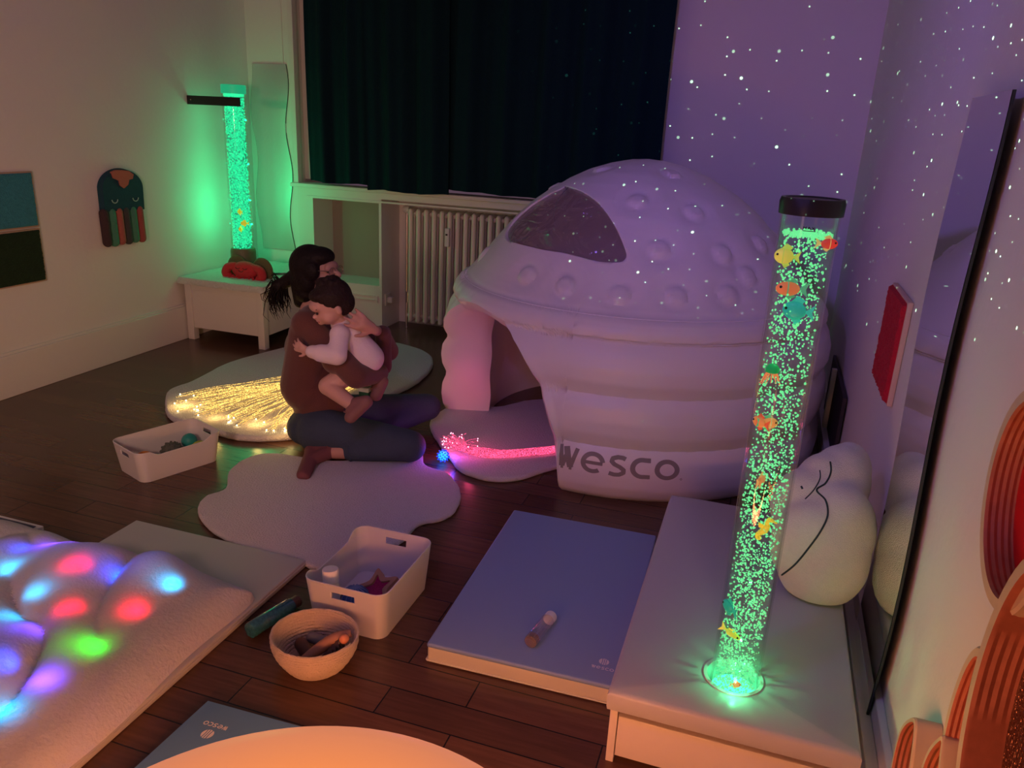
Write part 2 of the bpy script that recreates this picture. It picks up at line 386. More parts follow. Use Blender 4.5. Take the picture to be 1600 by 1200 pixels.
# window behind the curtains
mb = MB(); mb.box((-3.3, BY+.085, 1.05), (-.75, BY+.1, 1.12)); mb.box((-2.05, BY+.085, 1.05), (-1.98, BY+.1, TOP)); struct('window_1', mb, TRIM)

# power socket in the niche side and pipes belong to the radiator niche
s_ = thing('wall_socket', 'white power socket with a plug on the side of the radiator niche', 'socket', (NX0, 5.2, .2))
MB().box((NX0, 5.17, .17), (NX0+.012, 5.25, .26), .004).build('socket_plate', WHITEPL, s_)
MB().box((NX0+.012, 5.19, .19), (NX0+.05, 5.235, .235), .008).build('plug', WHITEPL, s_)

# ------------------------------------------------------------------ radiator
rad = thing('radiator', 'cream column radiator in the niche under the curtained window', 'radiator', (-2.4, 5.25, .05))
RADM = mat('cream_enamel', (.74, .66, .60), .4)
x = -2.475; k = 0
while x < -1.2:
    mb = MB(); y0, y1, z0, z1 = 5.20, 5.33, .06, .90; r = .0175
    for yy in (y0+r, (y0+y1)/2, y1-r): mb.capsule((x, yy, z0+r), (x, yy, z1-r), r, r, 10)
    mb.capsule((x, y0+r, z1-r), (x, y1-r, z1-r), r, r, 10); mb.capsule((x, y0+r, z0+r), (x, y1-r, z0+r), r, r, 10)
    o = mb.build('radiator_section', RADM, rad); x += .061; k += 1
MB().tube([(-2.52, 5.265, .86), (-1.2, 5.265, .86)], .017, 10).build('radiator_pipe', RADM, rad)
MB().tube([(-2.52, 5.265, .10), (-1.2, 5.265, .10)], .017, 10).build('radiator_pipe', RADM, rad)
MB().lathe([(.0, 0), (.024, 0), (.028, .01), (.028, .035), (.02, .05), (0, .052)], (-2.50, 5.255, .885), 20, Matrix.Rotation(-PI/2, 3, 'Y')).build('thermostat_knob', WHITEPL, rad)
MB().tube([(-2.53, 5.27, .24), (-2.49, 5.27, .24)], .012, 10).tube([(-2.53, 5.27, .0), (-2.53, 5.27, .88)], .010, 8).tube([(-2.51, 5.25, .2), (-2.51, 5.25, .28)], .014, 8).build('valve', mat('dull_steel', (.5, .48, .45), .35, 1.0), rad)
hm = MB().box((-2.192, 5.175, .655), (-2.158, 5.205, .785), .005).build('heat_meter', WHITEPL, rad)
MB().box((-2.183, 5.172, .735), (-2.168, 5.176, .747)).build('meter_display', BLACK, hm)

# ------------------------------------------------------------------ curtains
CURT = mat('dark_teal_velvet', (.004, .020, .028), .95, bump=.3, bscale=120, spec=.1)
def curtain(x0, x1, zb, y, folds, seed, label):
    r = random.Random(seed); mb = MB(); nx = 120; nz = 24; vs = []; fs = []; ph = r.random()*6
    for layer in (0, .012):
        for j in range(nz+1):
            for i in range(nx+1):
                t = i/nx; z = zb+(TOP-.12-zb)*j/nz+ (0.006*math.sin(t*9+ph) if j == 0 else 0)
                amp = .028*(.75+.25*math.sin(3*t+ph)); sway = .25*math.sin(z*1.3+ph)
                yy = y+amp*math.sin(2*PI*folds*t+ph+sway)+.010*math.sin(2*PI*folds*2.3*t+1+sway)+layer
                vs.append((x0+(x1-x0)*t+.008*math.sin(z*2.1+ph), yy, z))
    W_ = nx+1; K = (nz+1)*W_
    for l in (0, 1):
        for j in range(nz):
            for i in range(nx): a = l*K+j*W_+i; fs.append((a, a+1, a+W_+1, a+W_))
    for j in range(nz): fs.append((j*W_, (j+1)*W_, K+(j+1)*W_, K+j*W_)); a = j*W_+nx; fs.append((a, a+W_, K+a+W_, K+a))
    for i in range(nx): fs.append((i, i+1, K+i+1, K+i)); a = nz*W_+i; fs.append((a, a+1, K+a+1, K+a))
    o = mb.add(vs, fs).build('curtain', CURT, loc=((x0+x1)/2, y, zb)); tag(o, label, 'curtain', 'dark curtains across the window'); return o
curtain(-3.20, -2.70, 1.052, 5.035, 2.2, 1, 'dark teal curtain panel at the left edge of the window, above the blank recess')
curtain(-2.72, -2.12, 1.026, 5.010, 2.3, 2, 'middle dark teal curtain panel, hanging lowest over the sill above the radiator')
curtain(-2.14, -.70, 1.058, 5.035, 5.2, 3, 'widest dark teal curtain panel, behind the inflatable dome and beside the starry wall')
MB().tube([(-3.4, 5.03, 2.80), (-.55, 5.03, 2.80)], .014, 12)
cr_ = MB().tube([(-3.4, 5.03, 2.80), (-.55, 5.03, 2.80)], .014, 12).tube([(-3.3, 5.03, 2.80), (-3.3, 5.15, 2.80)], .008).tube([(-.65, 5.03, 2.80), (-.65, 5.15, 2.80)], .008).build('curtain_rod', BLACK, loc=(-2, 5.03, 2.8)); tag(cr_, 'thin black rod that carries the dark curtains above the window', 'curtain rod')

# ------------------------------------------------------------------ mirrors
MIR = mat('mirror_glass', (.90, .93, .91), .015, 1.0)
def wave_mirror(name, axis, pos, along, z0, z1, wL, wR, th, label, flip):
    # two wavy long edges, front face is the mirror, dark rim
    n = 40; L = []; R = []
    for i in range(n+1):
        t = i/n; z = z0+(z1-z0)*t; L.append((wL(t), z)); R.append((wR(t), z))
    poly = L+R[::-1]
    if axis == 'x': f = lambda u, z, d: Vector((pos-flip*d, u, z))
    else: f = lambda u, z, d: Vector((u, pos-flip*d, z))
    t_ = thing(name, label, 'mirror', tuple(f((wL(0)+wR(0))/2, z0, 0)))
    MB().prism(poly, lambda u, z: f(u, z, 0), lambda u, z: f(u, z, th)).build('mirror_backing', mat('dark_edge', (.02, .03, .03), .4), t_, smooth=False)
    vs = [];
    for (a, b) in zip(L, R): vs += [f(a[0]+(.002 if a[0] < b[0] else -.002), a[1], th+.0012), f(b[0]-(.002 if a[0] < b[0] else -.002), b[1], th+.0012)]
    MB().add(vs, [(2*i, 2*i+1, 2*i+3, 2*i+2) for i in range(n)]).build('mirror_face', MIR, t_, smooth=False)
    return t_
wave_mirror('wavy_mirror', 'y', BY-.002, 0, .52, 1.835, lambda t: LX+.04+.018*math.sin(t*13+1.2)-.012*t, lambda t: -3.405+.020*math.sin(t*13+2.3)-.012*t, .006,
            'tall clear wavy edged mirror on the pier between green bubble column and curtain', 1)
rescale(mark, S_); mark = snap()
RX = .455
wave_mirror('wavy_mirror', 'x', RX-.026, 0, .108, 1.665, lambda t: 1.915+.032*math.sin(t*8.2+2.8)+.06*max(0, t-.6), lambda t: 2.29+.035*math.sin(t*8.2+2.2)+.02*t, .006,
            'tall wavy edged mirror on the right wall beside the cream cushion', 1)

mark = snap()
# ------------------------------------------------------------------ left wall pieces
def fuzzy_tile(y0, y1, z0, z1, col, name, label, seed):
    t_ = thing(name, label, 'wall tile', (LX, (y0+y1)/2, z0), 'tactile tiles on the left wall')
    MB().box((LX+.001, y0, z0), (LX+.016, y1, z1), .003).build('tile_frame', mat('tile_wood', (.50, .34, .24), .6), t_)
    r = random.Random(seed); mb = MB(); n = 46; m_ = 46; vs = []; fs = []
    for j in range(m_+1):
        for i in range(n+1):
            y = y0+.006+(y1-y0-.012)*i/n; z = z0+.006+(z1-z0-.012)*j/m_
            e = 0 if i in (0, n) or j in (0, m_) else .008+.006*r.random()
            vs.append((LX+.014+e, y, z))
    for j in range(m_):
        for i in range(n): a = j*(n+1)+i; fs.append((a, a+1, a+n+2, a+n+1))
    mb.add(vs, fs).build('tile_pile', mat('pile_'+name, col, .95, bump=.8, bscale=170, var=.25, vscale=60), t_)
fuzzy_tile(2.80, 3.235, .918, 1.205, (.045, .26, .34), 'fuzzy_wall_tile', 'turquoise textured tile on the left wall, above the dark green one', 3)
fuzzy_tile(2.80, 3.235, .625, .910, (.012, .035, .010), 'fuzzy_wall_tile', 'dark green grassy tile on the left wall, below the turquoise one', 4)
MATS['pile_fuzzy_wall_tile']  # first colour
# give the second tile its own colour
for o in [o for o in COL.objects if o.name.startswith('tile_pile')][1:2]:
    o.data.materials[0] = mat('pile_green', (.010, .030, .008), .95, bump=.8, bscale=170, var=.25, vscale=60)

jl = thing('jellyfish_wall_hanging', 'felt jellyfish hanging with sleeping eyes and striped tentacles on the left wall', 'wall hanging', (LX, 3.81, .76))
JT = mat('jelly_teal', (.010, .060, .090), .95, bump=.6, bscale=150)
yc, hw = 3.825, .165
head = [(yc+hw*math.cos(a), .985+.10+.115*math.sin(a)) for a in [PI*i/24 for i in range(25)]]+[(yc-hw, .955), (yc+hw-.005, .945)]
MB().prism(head, lambda u, v: Vector((LX+.002, u, v)), lambda u, v: Vector((LX+.035, yc+(u-yc)*.95, 1.06+(v-1.06)*.95))).build('head', JT, jl)
crown = [(yc-.085, 1.195), (yc-.05, 1.205), (yc, 1.203), (yc+.05, 1.196), (yc+.085, 1.175), (yc+.075, 1.150), (yc+.045, 1.145), (yc+.035, 1.118), (yc, 1.098), (yc-.03, 1.118), (yc-.035, 1.145), (yc-.075, 1.160)]
MB().prism(crown, lambda u, v: Vector((LX+.030, u, v-.012)), lambda u, v: Vector((LX+.042, u, v-.012))).build('crown_patch', mat('jelly_coral', (.50, .14, .11), .95, bump=.6, bscale=150), jl)
for yy in (yc-.078, yc+.085):
    MB().tube([Vector((LX+.038, yy+.022*math.cos(a), 1.025+.02*math.sin(a))) for a in [PI+PI*i/10 for i in range(11)]], .003, 6).build('eye', mat('jelly_eye', (.35, .55, .48), .9), jl)
for k, c in enumerate([(.06, .035, .04), (.07, .26, .17), (.42, .12, .10), (.06, .06, .06), (.07, .26, .17), (.36, .09, .08)]):
    y = yc-hw+.022+k*.0545-.01; wv = .020 if k != 0 else .026
    MB().capsule((LX+.022, y-.004, .95), (LX+.022, y, .780-.004*(k % 2)), .0265, .0265, 10).build('tentacle', mat('jelly_%d' % (k if k != 4 else 1), c, .95, bump=.6, bscale=150), jl)

rescale(mark, S_, (0, 0, CH)); mark = snap()
# ------------------------------------------------------------------ white chest with fleece, bubble column on it
ch = thing('white_chest', 'low white wooden chest in the corner under the far bubble column', 'chest', (-3.4, 4.6, 0))
CW = mat('white_laminate', (.70, .66, .62), .5, bump=.03, bscale=30)
cx0, cx1, cy0, cy1, czt = -3.70, -3.085, 4.265, 5.05, .40
mb = MB(); mb.box((cx0+.03, cy0+.012, .085), (cx1-.03, cy0+.03, czt-.05)); mb.box((cx0+.03, cy1-.03, .085), (cx1-.03, cy1-.012, czt)); mb.box((cx0+.01, cy0+.03, .085), (cx0+.03, cy1-.03, czt)); mb.box((cx1-.03, cy0+.05, .085), (cx1-.012, cy1-.05, czt)); mb.box((cx0+.03, cy0+.03, .085), (cx1-.03, cy1-.03, .10))
mb.build('chest_body', CW, ch, smooth=False)
for (a, b) in ((cx0, cy0), (cx1-.05, cy0), (cx0, cy1-.05), (cx1-.05, cy1-.05)): MB().box((a, b, 0), (a+.05, b+.05, czt), .003).build('leg', CW, ch)
MB().box((cx0+.05, cy0+.006, czt-.055), (cx1-.05, cy0+.022, czt), .002).build('rail', CW, ch)
MB().box((cx0-.015, cy0-.015, czt), (cx1+.01, cy1+.01, czt+.012), .003).build('lid', CW, ch)
def cloth_patch(x0, x1, y0, y1, z, drop, seed):
    vs = []; fs = []; n = 70; m_ = 80
    for j in range(m_+1):
        for i in range(n+1):
            u = -.03+1.06*i/n; v = -.05+1.06*j/m_; xx = x0+(x1-x0)*u; yy = y0+(y1-y0)*v
            zz = z+.012+.004*noise.noise(Vector((xx*60, yy*60, seed)))+.004*noise.noise(Vector((xx*12, yy*12, seed)))
            out = max(0, -v*(y1-y0))+max(0, (u-1)*(x1-x0))+max(0, -u*(x1-x0))
            if out > 0: zz -= drop*min(1, out/.015)
            vs.append((min(max(xx, x0-.012), x1+.012), max(yy, y0-.012), zz))
    for j in range(m_):
        for i in range(n): a = j*(n+1)+i; fs.append((a, a+1, a+n+2, a+n+1))
    return MB().add(vs, fs)
o = cloth_patch(cx0-.02, cx1+.015, cy0-.02, cy1+.02, czt+.014, .035, 1).build('fleece_throw', mat('curly_fleece', (.62, .64, .60), .95, bump=1.0, bscale=95, sheen=.3, var=.12, vscale=60), loc=(-3.4, 4.6, czt+.012), recalc=False)
sol = o.modifiers.new('thick', 'SOLIDIFY'); sol.thickness = .006; sol.offset = 1
tag(o, 'curly off white fleece spread over the low white chest', 'blanket')

rescale(mark, S_); mark = snap()
# ------------------------------------------------------------------ bubble columns
def glow(name, col, s, body=(0, 0, 0)):
    if name in MATS: return MATS[name]
    m = mat(name, body, .5, emit=col, es=s); return m
ACRYL = clear_mat('clear_acrylic', (.97, 1, .98), .25, .04)
def water_mat():
    m = bpy.data.materials.new('lit_water'); m.use_nodes = True; nt = m.node_tree; N = nt.nodes; L = nt.links; N.remove(N['Principled BSDF']); out = N['Material Output']
    t = N.new('ShaderNodeBsdfTransparent'); e = N.new('ShaderNodeEmission'); e.inputs[0].default_value = (.0, .50, .28, 1); e.inputs[1].default_value = .7; mx = N.new('ShaderNodeMixShader'); mx.inputs[0].default_value = .35
    L.new(t.outputs[0], mx.inputs[1]); L.new(e.outputs[0], mx.inputs[2]); L.new(mx.outputs[0], out.inputs[0]); return m
def sparkle(name, col, s0, s1, sc_):
    if name in MATS: return MATS[name]
    m = glow(name, col, s1); nt = m.node_tree; N = nt.nodes; b = N['Principled BSDF']
    tc = N.new('ShaderNodeTexCoord'); n = N.new('ShaderNodeTexNoise'); n.inputs['Scale'].default_value = sc_; n.inputs['Detail'].default_value = 2
    mr = N.new('ShaderNodeMapRange'); mr.inputs[1].default_value = .42; mr.inputs[2].default_value = .66; mr.inputs[3].default_value = s0; mr.inputs[4].default_value = s1
    nt.links.new(tc.outputs['Object'], n.inputs['Vector']); nt.links.new(n.outputs['Fac'], mr.inputs[0]); nt.links.new(mr.outputs[0], b.inputs['Emission Strength']); return m
def bubble_mesh(c, r, z0, z1, n, seed, rmin, rmax, dense_low=True):
    rr = random.Random(seed); mb = MB()
    ico = bmesh.new(); bmesh.ops.create_icosphere(ico, subdivisions=1, radius=1); ico.verts.index_update()
    iv = [v.co.copy() for v in ico.verts]; iff = [[v.index for v in f.verts] for f in ico.faces]; ico.free()
    for k in range(n):
        t = rr.random(); t = t**1.25 if dense_low else t
        z = z0+(z1-z0)*t; a = rr.random()*2*PI; q = r*math.sqrt(rr.random()); s = rmin+(rmax-rmin)*rr.random()**1.5
        e = rr.random()*.8+.7; q = min(q, r-s*1.2)
        mb.add([(c[0]+q*math.cos(a)+v.x*s, c[1]+q*math.sin(a)+v.y*s, z+v.z*s*e) for v in iv], iff)
    return mb
def bubble_tube(c, zb, zt, r, zw, label, nb, seed, cap, bub, rmin, rmax, dense=True):
    t_ = thing('bubble_column', label, 'bubble lamp', (c[0], c[1], zb))
    n = 48
    MB().lathe([(r, zb+.004), (r, zt)], (c[0], c[1], 0), n).v
    mb = MB(); vs = []; fs = []
    for rr_, flip in ((r, 0), (r-.004, 1)):
        o0 = len(vs)
        for z in (zb+.004, zt):
            for k in range(n): vs.append((c[0]+rr_*math.cos(2*PI*k/n), c[1]+rr_*math.sin(2*PI*k/n), z))
        for k in range(n):
            f = (o0+k, o0+(k+1) % n, o0+n+(k+1) % n, o0+n+k); fs.append(f[::-1] if flip else f)
    tb = mb.add(vs, fs).build('acrylic_tube', ACRYL, t_, recalc=False)
    bb = bubble_mesh(c, r-.009, zb+.01, zw-.004, nb, seed, rmin, rmax, dense).build('bubbles', bub, t_, recalc=False); bb['kind'] = 'stuff'
    # foam ring on the water
    rr2 = random.Random(seed+1); mb = MB()
    bm_ = bubble_mesh(c, r-.008, zw-.006, zw+.004, nb//9, seed+5, rmin, rmax, False); o = bm_.build('surface_foam', bub, t_, recalc=False)
    MB().lathe([(r-.005, zb+.003), (r-.005, zb+.012), (.002, zb+.014)], (c[0], c[1], 0), 40).build('lamp_base', glow('green_led', (.05, 1, .35), 3.0), t_)
    if cap:
        MB().lathe([(r-.006, zt-.03), (r+.005, zt-.03), (r+.006, zt-.005), (r+.003, zt+.004), (r-.004, zt+.004), (r-.006, zt+.001), (.001, zt+.001)], (c[0], c[1], 0), 48).build('cap', BLACK, t_)
    return t_
BUB_A = glow('bubble_glow', (.17, .90, .33), .98); BUB_B = glow('bubble_glow_far', (.03, .92, .36), 1.15)
ta = (.075, 1.776)
T1 = bubble_tube(ta, .190, 1.432, .060, 1.362, 'tall clear bubble column with black cap and toy fish, standing in the padded podium', 3300, 11, True, BUB_A, .0014, .0034)
MB().box((ta[0]-.012, ta[1]-.0608, 1.373), (ta[0]+.012, ta[1]-.0602, 1.3745)).build('level_line', BLACK, T1, smooth=False)
# MAX mark above the water
mb = MB()
def mx_fn(ox): return lambda u, v: Vector((ta[0]-.012+(ox+u)*.0075, ta[1]-.0612, 1.377+v*.005))
strokes_mesh(mb, [([(0, 0), (0, 1), (.35, .4), (.7, 1), (.7, 0)], .18)], mx_fn(0)); strokes_mesh(mb, [([(0, 0), (.35, 1), (.7, 0)], .18), ([(.15, .35), (.55, .35)], .15)], mx_fn(1.1)); strokes_mesh(mb, [([(0, 0), (.7, 1)], .18), ([(0, 1), (.7, 0)], .18)], mx_fn(2.2))
mb.build('level_mark', BLACK, T1, recalc=False, smooth=False)
for z, e in ((.27, .7), (.45, .2), (.8, .15), (1.15, .1)): light('column_glow', 'POINT', (ta[0], ta[1], z), (.10, 1.0, .36), e, .003)
light('bubble_led_foot', 'POINT', (ta[0]-.0, ta[1]-.075, .26), (.10, 1.0, .36), .12, .006)

mark = snap()
tb_ = (-3.462, 4.60)
T2 = bubble_tube(tb_, .468, 1.692, .076, 1.655, 'far green bubble column standing on the white chest in the corner', 4200, 21, False, BUB_B, .0032, .0062, False)
MB().lathe([(.0, .01), (.058, .01), (.058, 1.18), (0, 1.18)], (tb_[0], tb_[1], .466), 32).build('water', water_mat(), T2)
MB().lathe([(.0, 0), (.079, 0), (.079, .05), (.074, .055), (0, .055)], (tb_[0], tb_[1], 1.662), 40).build('cap', glow('green_cap', (.03, .8, .35), .45), T2)
MB().lathe([(.08, .0), (.085, .03), (.085, .17), (.078, .19), (.001, .19)], (tb_[0], tb_[1], .466), 40).build('column_foot', mat('olive_plastic', (.16, .17, .09), .5), T2)
for z, e in ((.82, 3.6), (.98, 3.6), (1.22, 1.8), (1.50, 1.2)): light('column_glow', 'POINT', (tb_[0]-.084, tb_[1]-.01, z), (.0, 1.0, .32), e*.30, .003); light('column_glow', 'POINT', (tb_[0]+.080, tb_[1]+.03, z), (.0, 1.0, .32), e*.30, .003)  # unseen points added just outside the tube to throw its green on the walls
# wall bracket bar
br = thing('tube_bracket', 'black bracket bar holding the far bubble column against the left wall', 'bracket', (LX, 4.50, 1.62))
MB().box((LX, 4.478, 1.583), (tb_[0]+.130, 4.492, 1.638), .002, None).build('bar', BLACK, br)
MB().ball((LX+.03, 4.477, 1.612), (.004, .002, .004)).build('screw', mat('dull_steel'), br)

rescale(mark, S_, (0, 0, CH))
# toy sea animals
def fish(p, s, heading, col, col2, label, name='toy_fish', stripes=True, tall=1.0, group='toy fish in the bubble columns', pitch=0):
    t_ = thing(name, label, 'toy fish', tuple(p), group)
    R_ = Matrix.Rotation(heading, 3, 'Z') @ Matrix.Rotation(pitch, 3, 'Y')
    Q = lambda v: Vector(p)+R_ @ (Vector(v)*s)
    M_ = R_ @ Matrix.Diagonal((1, 1, 1))
    nm = 'toy_%s' % '_'.join('%02d' % int(c*99) for c in col)
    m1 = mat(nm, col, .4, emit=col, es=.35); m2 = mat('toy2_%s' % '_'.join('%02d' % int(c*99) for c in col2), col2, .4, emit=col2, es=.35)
    MB().ball(p, (s*.5, s*.2, s*.36*tall), R_).build('body', m1, t_)
    mb = MB().prism([(-.42, 0), (-.85, .34), (-.74, 0), (-.85, -.34)], lambda u, v: Q((u, -.03, v)), lambda u, v: Q((u, .03, v))); mb.build('tail', m2, t_)
    MB().prism([(.2, .30*tall), (-.05, .58*tall), (-.4, .42*tall), (-.25, .22*tall)], lambda u, v: Q((u, -.025, v)), lambda u, v: Q((u, .025, v))).build('fin', m2, t_)
    MB().prism([(.1, -.30*tall), (-.1, -.55*tall), (-.35, -.38*tall), (-.2, -.2*tall)], lambda u, v: Q((u, -.025, v)), lambda u, v: Q((u, .025, v))).build('fin', m2, t_)
    if stripes: MB().lathe([(.205, -.05), (.215, 0), (.205, .05)], (0, 0, 0), 20).v; MB().ball(Q((.02, 0, 0)), (s*.07, s*.215, s*.37*tall), R_).build('stripe', m2, t_)
    for sy in (-1, 1): MB().ball(Q((.32, sy*.15, .08)), s*.06).build('eye', BLACK, t_)
    return t_
YA = ta[1]-.035
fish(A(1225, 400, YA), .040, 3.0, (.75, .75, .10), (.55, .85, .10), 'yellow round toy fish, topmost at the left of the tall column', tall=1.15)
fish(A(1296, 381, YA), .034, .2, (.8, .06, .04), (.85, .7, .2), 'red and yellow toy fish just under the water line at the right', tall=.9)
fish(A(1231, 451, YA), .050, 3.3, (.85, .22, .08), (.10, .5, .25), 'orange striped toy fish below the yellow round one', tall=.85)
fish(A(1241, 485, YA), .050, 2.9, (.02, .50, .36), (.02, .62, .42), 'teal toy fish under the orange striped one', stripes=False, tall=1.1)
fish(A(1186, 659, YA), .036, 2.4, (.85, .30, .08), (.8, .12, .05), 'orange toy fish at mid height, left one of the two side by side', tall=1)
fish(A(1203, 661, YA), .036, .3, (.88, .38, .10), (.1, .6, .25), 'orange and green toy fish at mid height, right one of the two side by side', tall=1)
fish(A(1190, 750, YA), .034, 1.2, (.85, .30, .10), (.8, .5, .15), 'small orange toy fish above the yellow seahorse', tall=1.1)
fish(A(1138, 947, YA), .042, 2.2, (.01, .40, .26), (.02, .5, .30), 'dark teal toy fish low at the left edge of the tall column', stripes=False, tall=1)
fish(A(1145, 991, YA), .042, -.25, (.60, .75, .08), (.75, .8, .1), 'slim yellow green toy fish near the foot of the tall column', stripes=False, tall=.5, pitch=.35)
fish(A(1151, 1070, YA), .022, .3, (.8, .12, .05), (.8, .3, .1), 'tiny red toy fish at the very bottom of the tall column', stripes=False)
mark = snap()
for k, (px, py) in enumerate(((374, 331), (381, 349), (376, 358))):
    fish(A(px, py, tb_[1]-.06), .042, 2.8+k, (.85, .85, .05), (.8, .9, .05), ['highest yellow toy fish in the far green column', 'middle yellow toy fish in the far green column, to the right', 'lowest yellow toy fish in the far green column'][k], stripes=False)
rescale(mark, S_, (0, 0, CH))
j0 = A(1207, 578, YA)
jf = thing('toy_jellyfish', 'green toy jellyfish with orange tentacles in the tall bubble column', 'toy jellyfish', tuple(j0))
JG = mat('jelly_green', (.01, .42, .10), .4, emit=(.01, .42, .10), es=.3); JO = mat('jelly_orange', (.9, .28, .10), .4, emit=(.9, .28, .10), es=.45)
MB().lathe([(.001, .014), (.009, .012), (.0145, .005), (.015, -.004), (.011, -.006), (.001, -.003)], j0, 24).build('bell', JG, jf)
for k in range(12):
    a = 2*PI*k/12; pts = [j0+Vector(((.006+.013*t)*math.cos(a)*1.15, (.006+.010*t)*math.sin(a), -.004-.026*t+.004*math.sin(5*t+k))) for t in [i/6 for i in range(7)]]
    MB().tube(pts, [.0018*(1-.5*i/6) for i in range(7)], 5).build('tentacle', JO, jf)
s0 = A(1195, 825, YA)
sh = thing('toy_seahorse', 'yellow toy seahorse in the lower half of the tall column', 'toy seahorse', tuple(s0))
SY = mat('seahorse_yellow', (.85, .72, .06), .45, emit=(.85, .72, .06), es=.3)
pts = [(.016, .020), (.010, .024), (.006, .018), (.004, .008), (.002, -.002), (-.004, -.010), (-.011, -.016), (-.015, -.022), (-.013, -.029), (-.007, -.030), (-.006, -.025), (-.010, -.023)]
rr_ = [.0035, .006, .006, .0075, .008, .0065, .005, .004, .0032, .0027, .0022, .0018]
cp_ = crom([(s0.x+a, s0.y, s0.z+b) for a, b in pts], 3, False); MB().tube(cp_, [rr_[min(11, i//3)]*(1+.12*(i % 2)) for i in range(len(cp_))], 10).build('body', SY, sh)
MB().tube([s0+Vector((.013, 0, .021)), s0+Vector((.025, 0, .017))], [.003, .002], 8).build('snout', SY, sh)
MB().prism([(-.002, .008), (-.014, .012), (-.012, 0), (-.002, -.003)], lambda u, v: s0+Vector((u-.002, -.001, v)), lambda u, v: s0+Vector((u-.002, .001, v))).build('fin', SY, sh)

# crab plush
mark = snap()
c0 = Vector((0, 4.455, .470)); c0.x = A(383, 412, 4.455).x
cb = thing('crab_plush', 'red crab plush with olive shell backing at the foot of the far column', 'plush toy', tuple(c0))
CRB = mat('crab_red', (.62, .035, .05), .9, bump=.5, bscale=150); OLV = mat('olive_felt', (.14, .13, .06), .9, bump=.3, bscale=100)
mb = MB(); mb.ball(c0+Vector((0, 0, .062)), (.105, .05, .062))
blob('body', mb, CRB, cb, .006, 4)
for s in (-1, 1):
    mb = MB(); pts = crom([c0+Vector((s*.075, -.01, .09)), c0+Vector((s*.125, -.015, .075)), c0+Vector((s*.145, -.02, .035)), c0+Vector((s*.120, -.02, .015))], 5, False)
    mb.tube(pts, [.022+.008*math.sin(i/len(pts)*3) for i in range(len(pts))], 12); mb.ball(pts[-1], .026); mb.ball(pts[0], .022); mb.build('claw', CRB, cb)
    MB().ball(c0+Vector((s*.10, .05, .055)), (.085, .02, .095)).build('shell', OLV, cb)
    MB().tube([c0+Vector((s*.028+.015*math.cos(a), -.046, .085+.010*math.sin(a))) for a in [PI+PI*i/8 for i in range(9)]], .0022, 6).build('eye', BLACK, cb)
    for q in range(3): MB().capsule(c0+Vector((s*(.02+.03*q), -.03, .02)), c0+Vector((s*(.025+.035*q), -.05, .008)), .010, .008, 8).build('leg', CRB, cb)
MB().tube([c0+Vector((.018*math.cos(a), -.050, .07+.012*math.sin(a))) for a in [PI+PI*i/8 for i in range(9)]], .002, 6).build('mouth', BLACK, cb)
cbl = MB().tube(crom([(-3.33, 4.55, .490), (-3.26, 4.62, .488), (-3.18, 4.66, .492), (-3.10, 4.72, .487), (-3.02, 4.80, .47), (-2.985, 4.85, .34), (-2.975, 4.86, .075)], 6, False), .007, 8).build('power_cable', BLACK, loc=(-3.33, 4.55, .45)); tag(cbl, 'black power cable lying on the fleece beside the crab plush', 'cable')

rescale(mark, S_, (0, 0, CH))
# ------------------------------------------------------------------ inflatable dome
DC = (-.63, 4.07); TH0 = math.radians(230); THW = math.radians(34.0); ZA = .755
PROF = [(.0, .945), (.02, .970), (.07, .995), (.13, 1.003), (.19, .997), (.232, .980), (.25, .968), (.268, .980), (.31, .997), (.37, 1.003), (.43, .995), (.466, .978), (.483, .966), (.500, .975), (.54, .992), (.60, .993), (.66, .975), (.70, .950), (.716, .934), (.722, .952), (.740, .955), (.765, .949), (.800, .924), (.807, .912), (.812, .890), (.83, .879), (.88, .835), (.95, .780), (1.02, .722), (1.10, .655), (1.18, .575), (1.25, .485), (1.31, .385), (1.36, .285), (1.395, .18), (1.415, .09), (1.422, .0)]
def prof(z, P=PROF):
    if z <= P[0][0]: return P[0][1]
    for (a, ra), (b, rb) in zip(P, P[1:]):
        if z <= b: t = (z-a)/(b-a); return ra+(rb-ra)*t
    return 0
def dome_hit(px, py):
    d = ray(px, py); d = d/np.linalg.norm(d); t = 1.5
    while t < 7:
        p = CC+d*t; z = p[2]
        if 0 <= z < 1.43 and math.hypot(p[0]-DC[0], p[1]-DC[1]) < prof(z): return math.atan2(p[1]-DC[1], p[0]-DC[0]) % (2*PI), z
        t += .004
    return None
DIMP = [(883, 445), (968, 460), (1057, 462), (1140, 460), (1030, 388), (1130, 395), (996, 312), (1085, 330), (940, 262), (1170, 430), (822, 428), (1190, 380), (1050, 270)]
dimps = [h for h in (dome_hit(*q) for q in DIMP) if h]
DM = []
for th, z in dimps: r = prof(z); DM.append(Vector((r*math.cos(th), r*math.sin(th), z)))
for row, (z, n) in enumerate(((.915, 20), (1.085, 15), (1.26, 9))):
    for k in range(n):
        th = 2*PI*k/n+row*.2; r = prof(z); v = Vector((r*math.cos(th), r*math.sin(th), z))
        if min((v-q).length for q in DM) > .2 and math.degrees(th) % 360 < 200: DM.append(v)
WIN_PX = [(905, 277), (925, 284), (945, 303), (960, 332), (971, 362), (979, 392), (976, 405), (965, 410), (935, 409), (905, 401), (880, 394), (852, 390), (830, 385), (800, 377)]
WIN = [h for h in (dome_hit(*q) for q in WIN_PX) if h]
WIN += [(math.radians(222), 1.015), (math.radians(212), 1.03), (math.radians(204), 1.08), (math.radians(202), 1.15), (math.radians(207), 1.24), (math.radians(216), 1.31)]
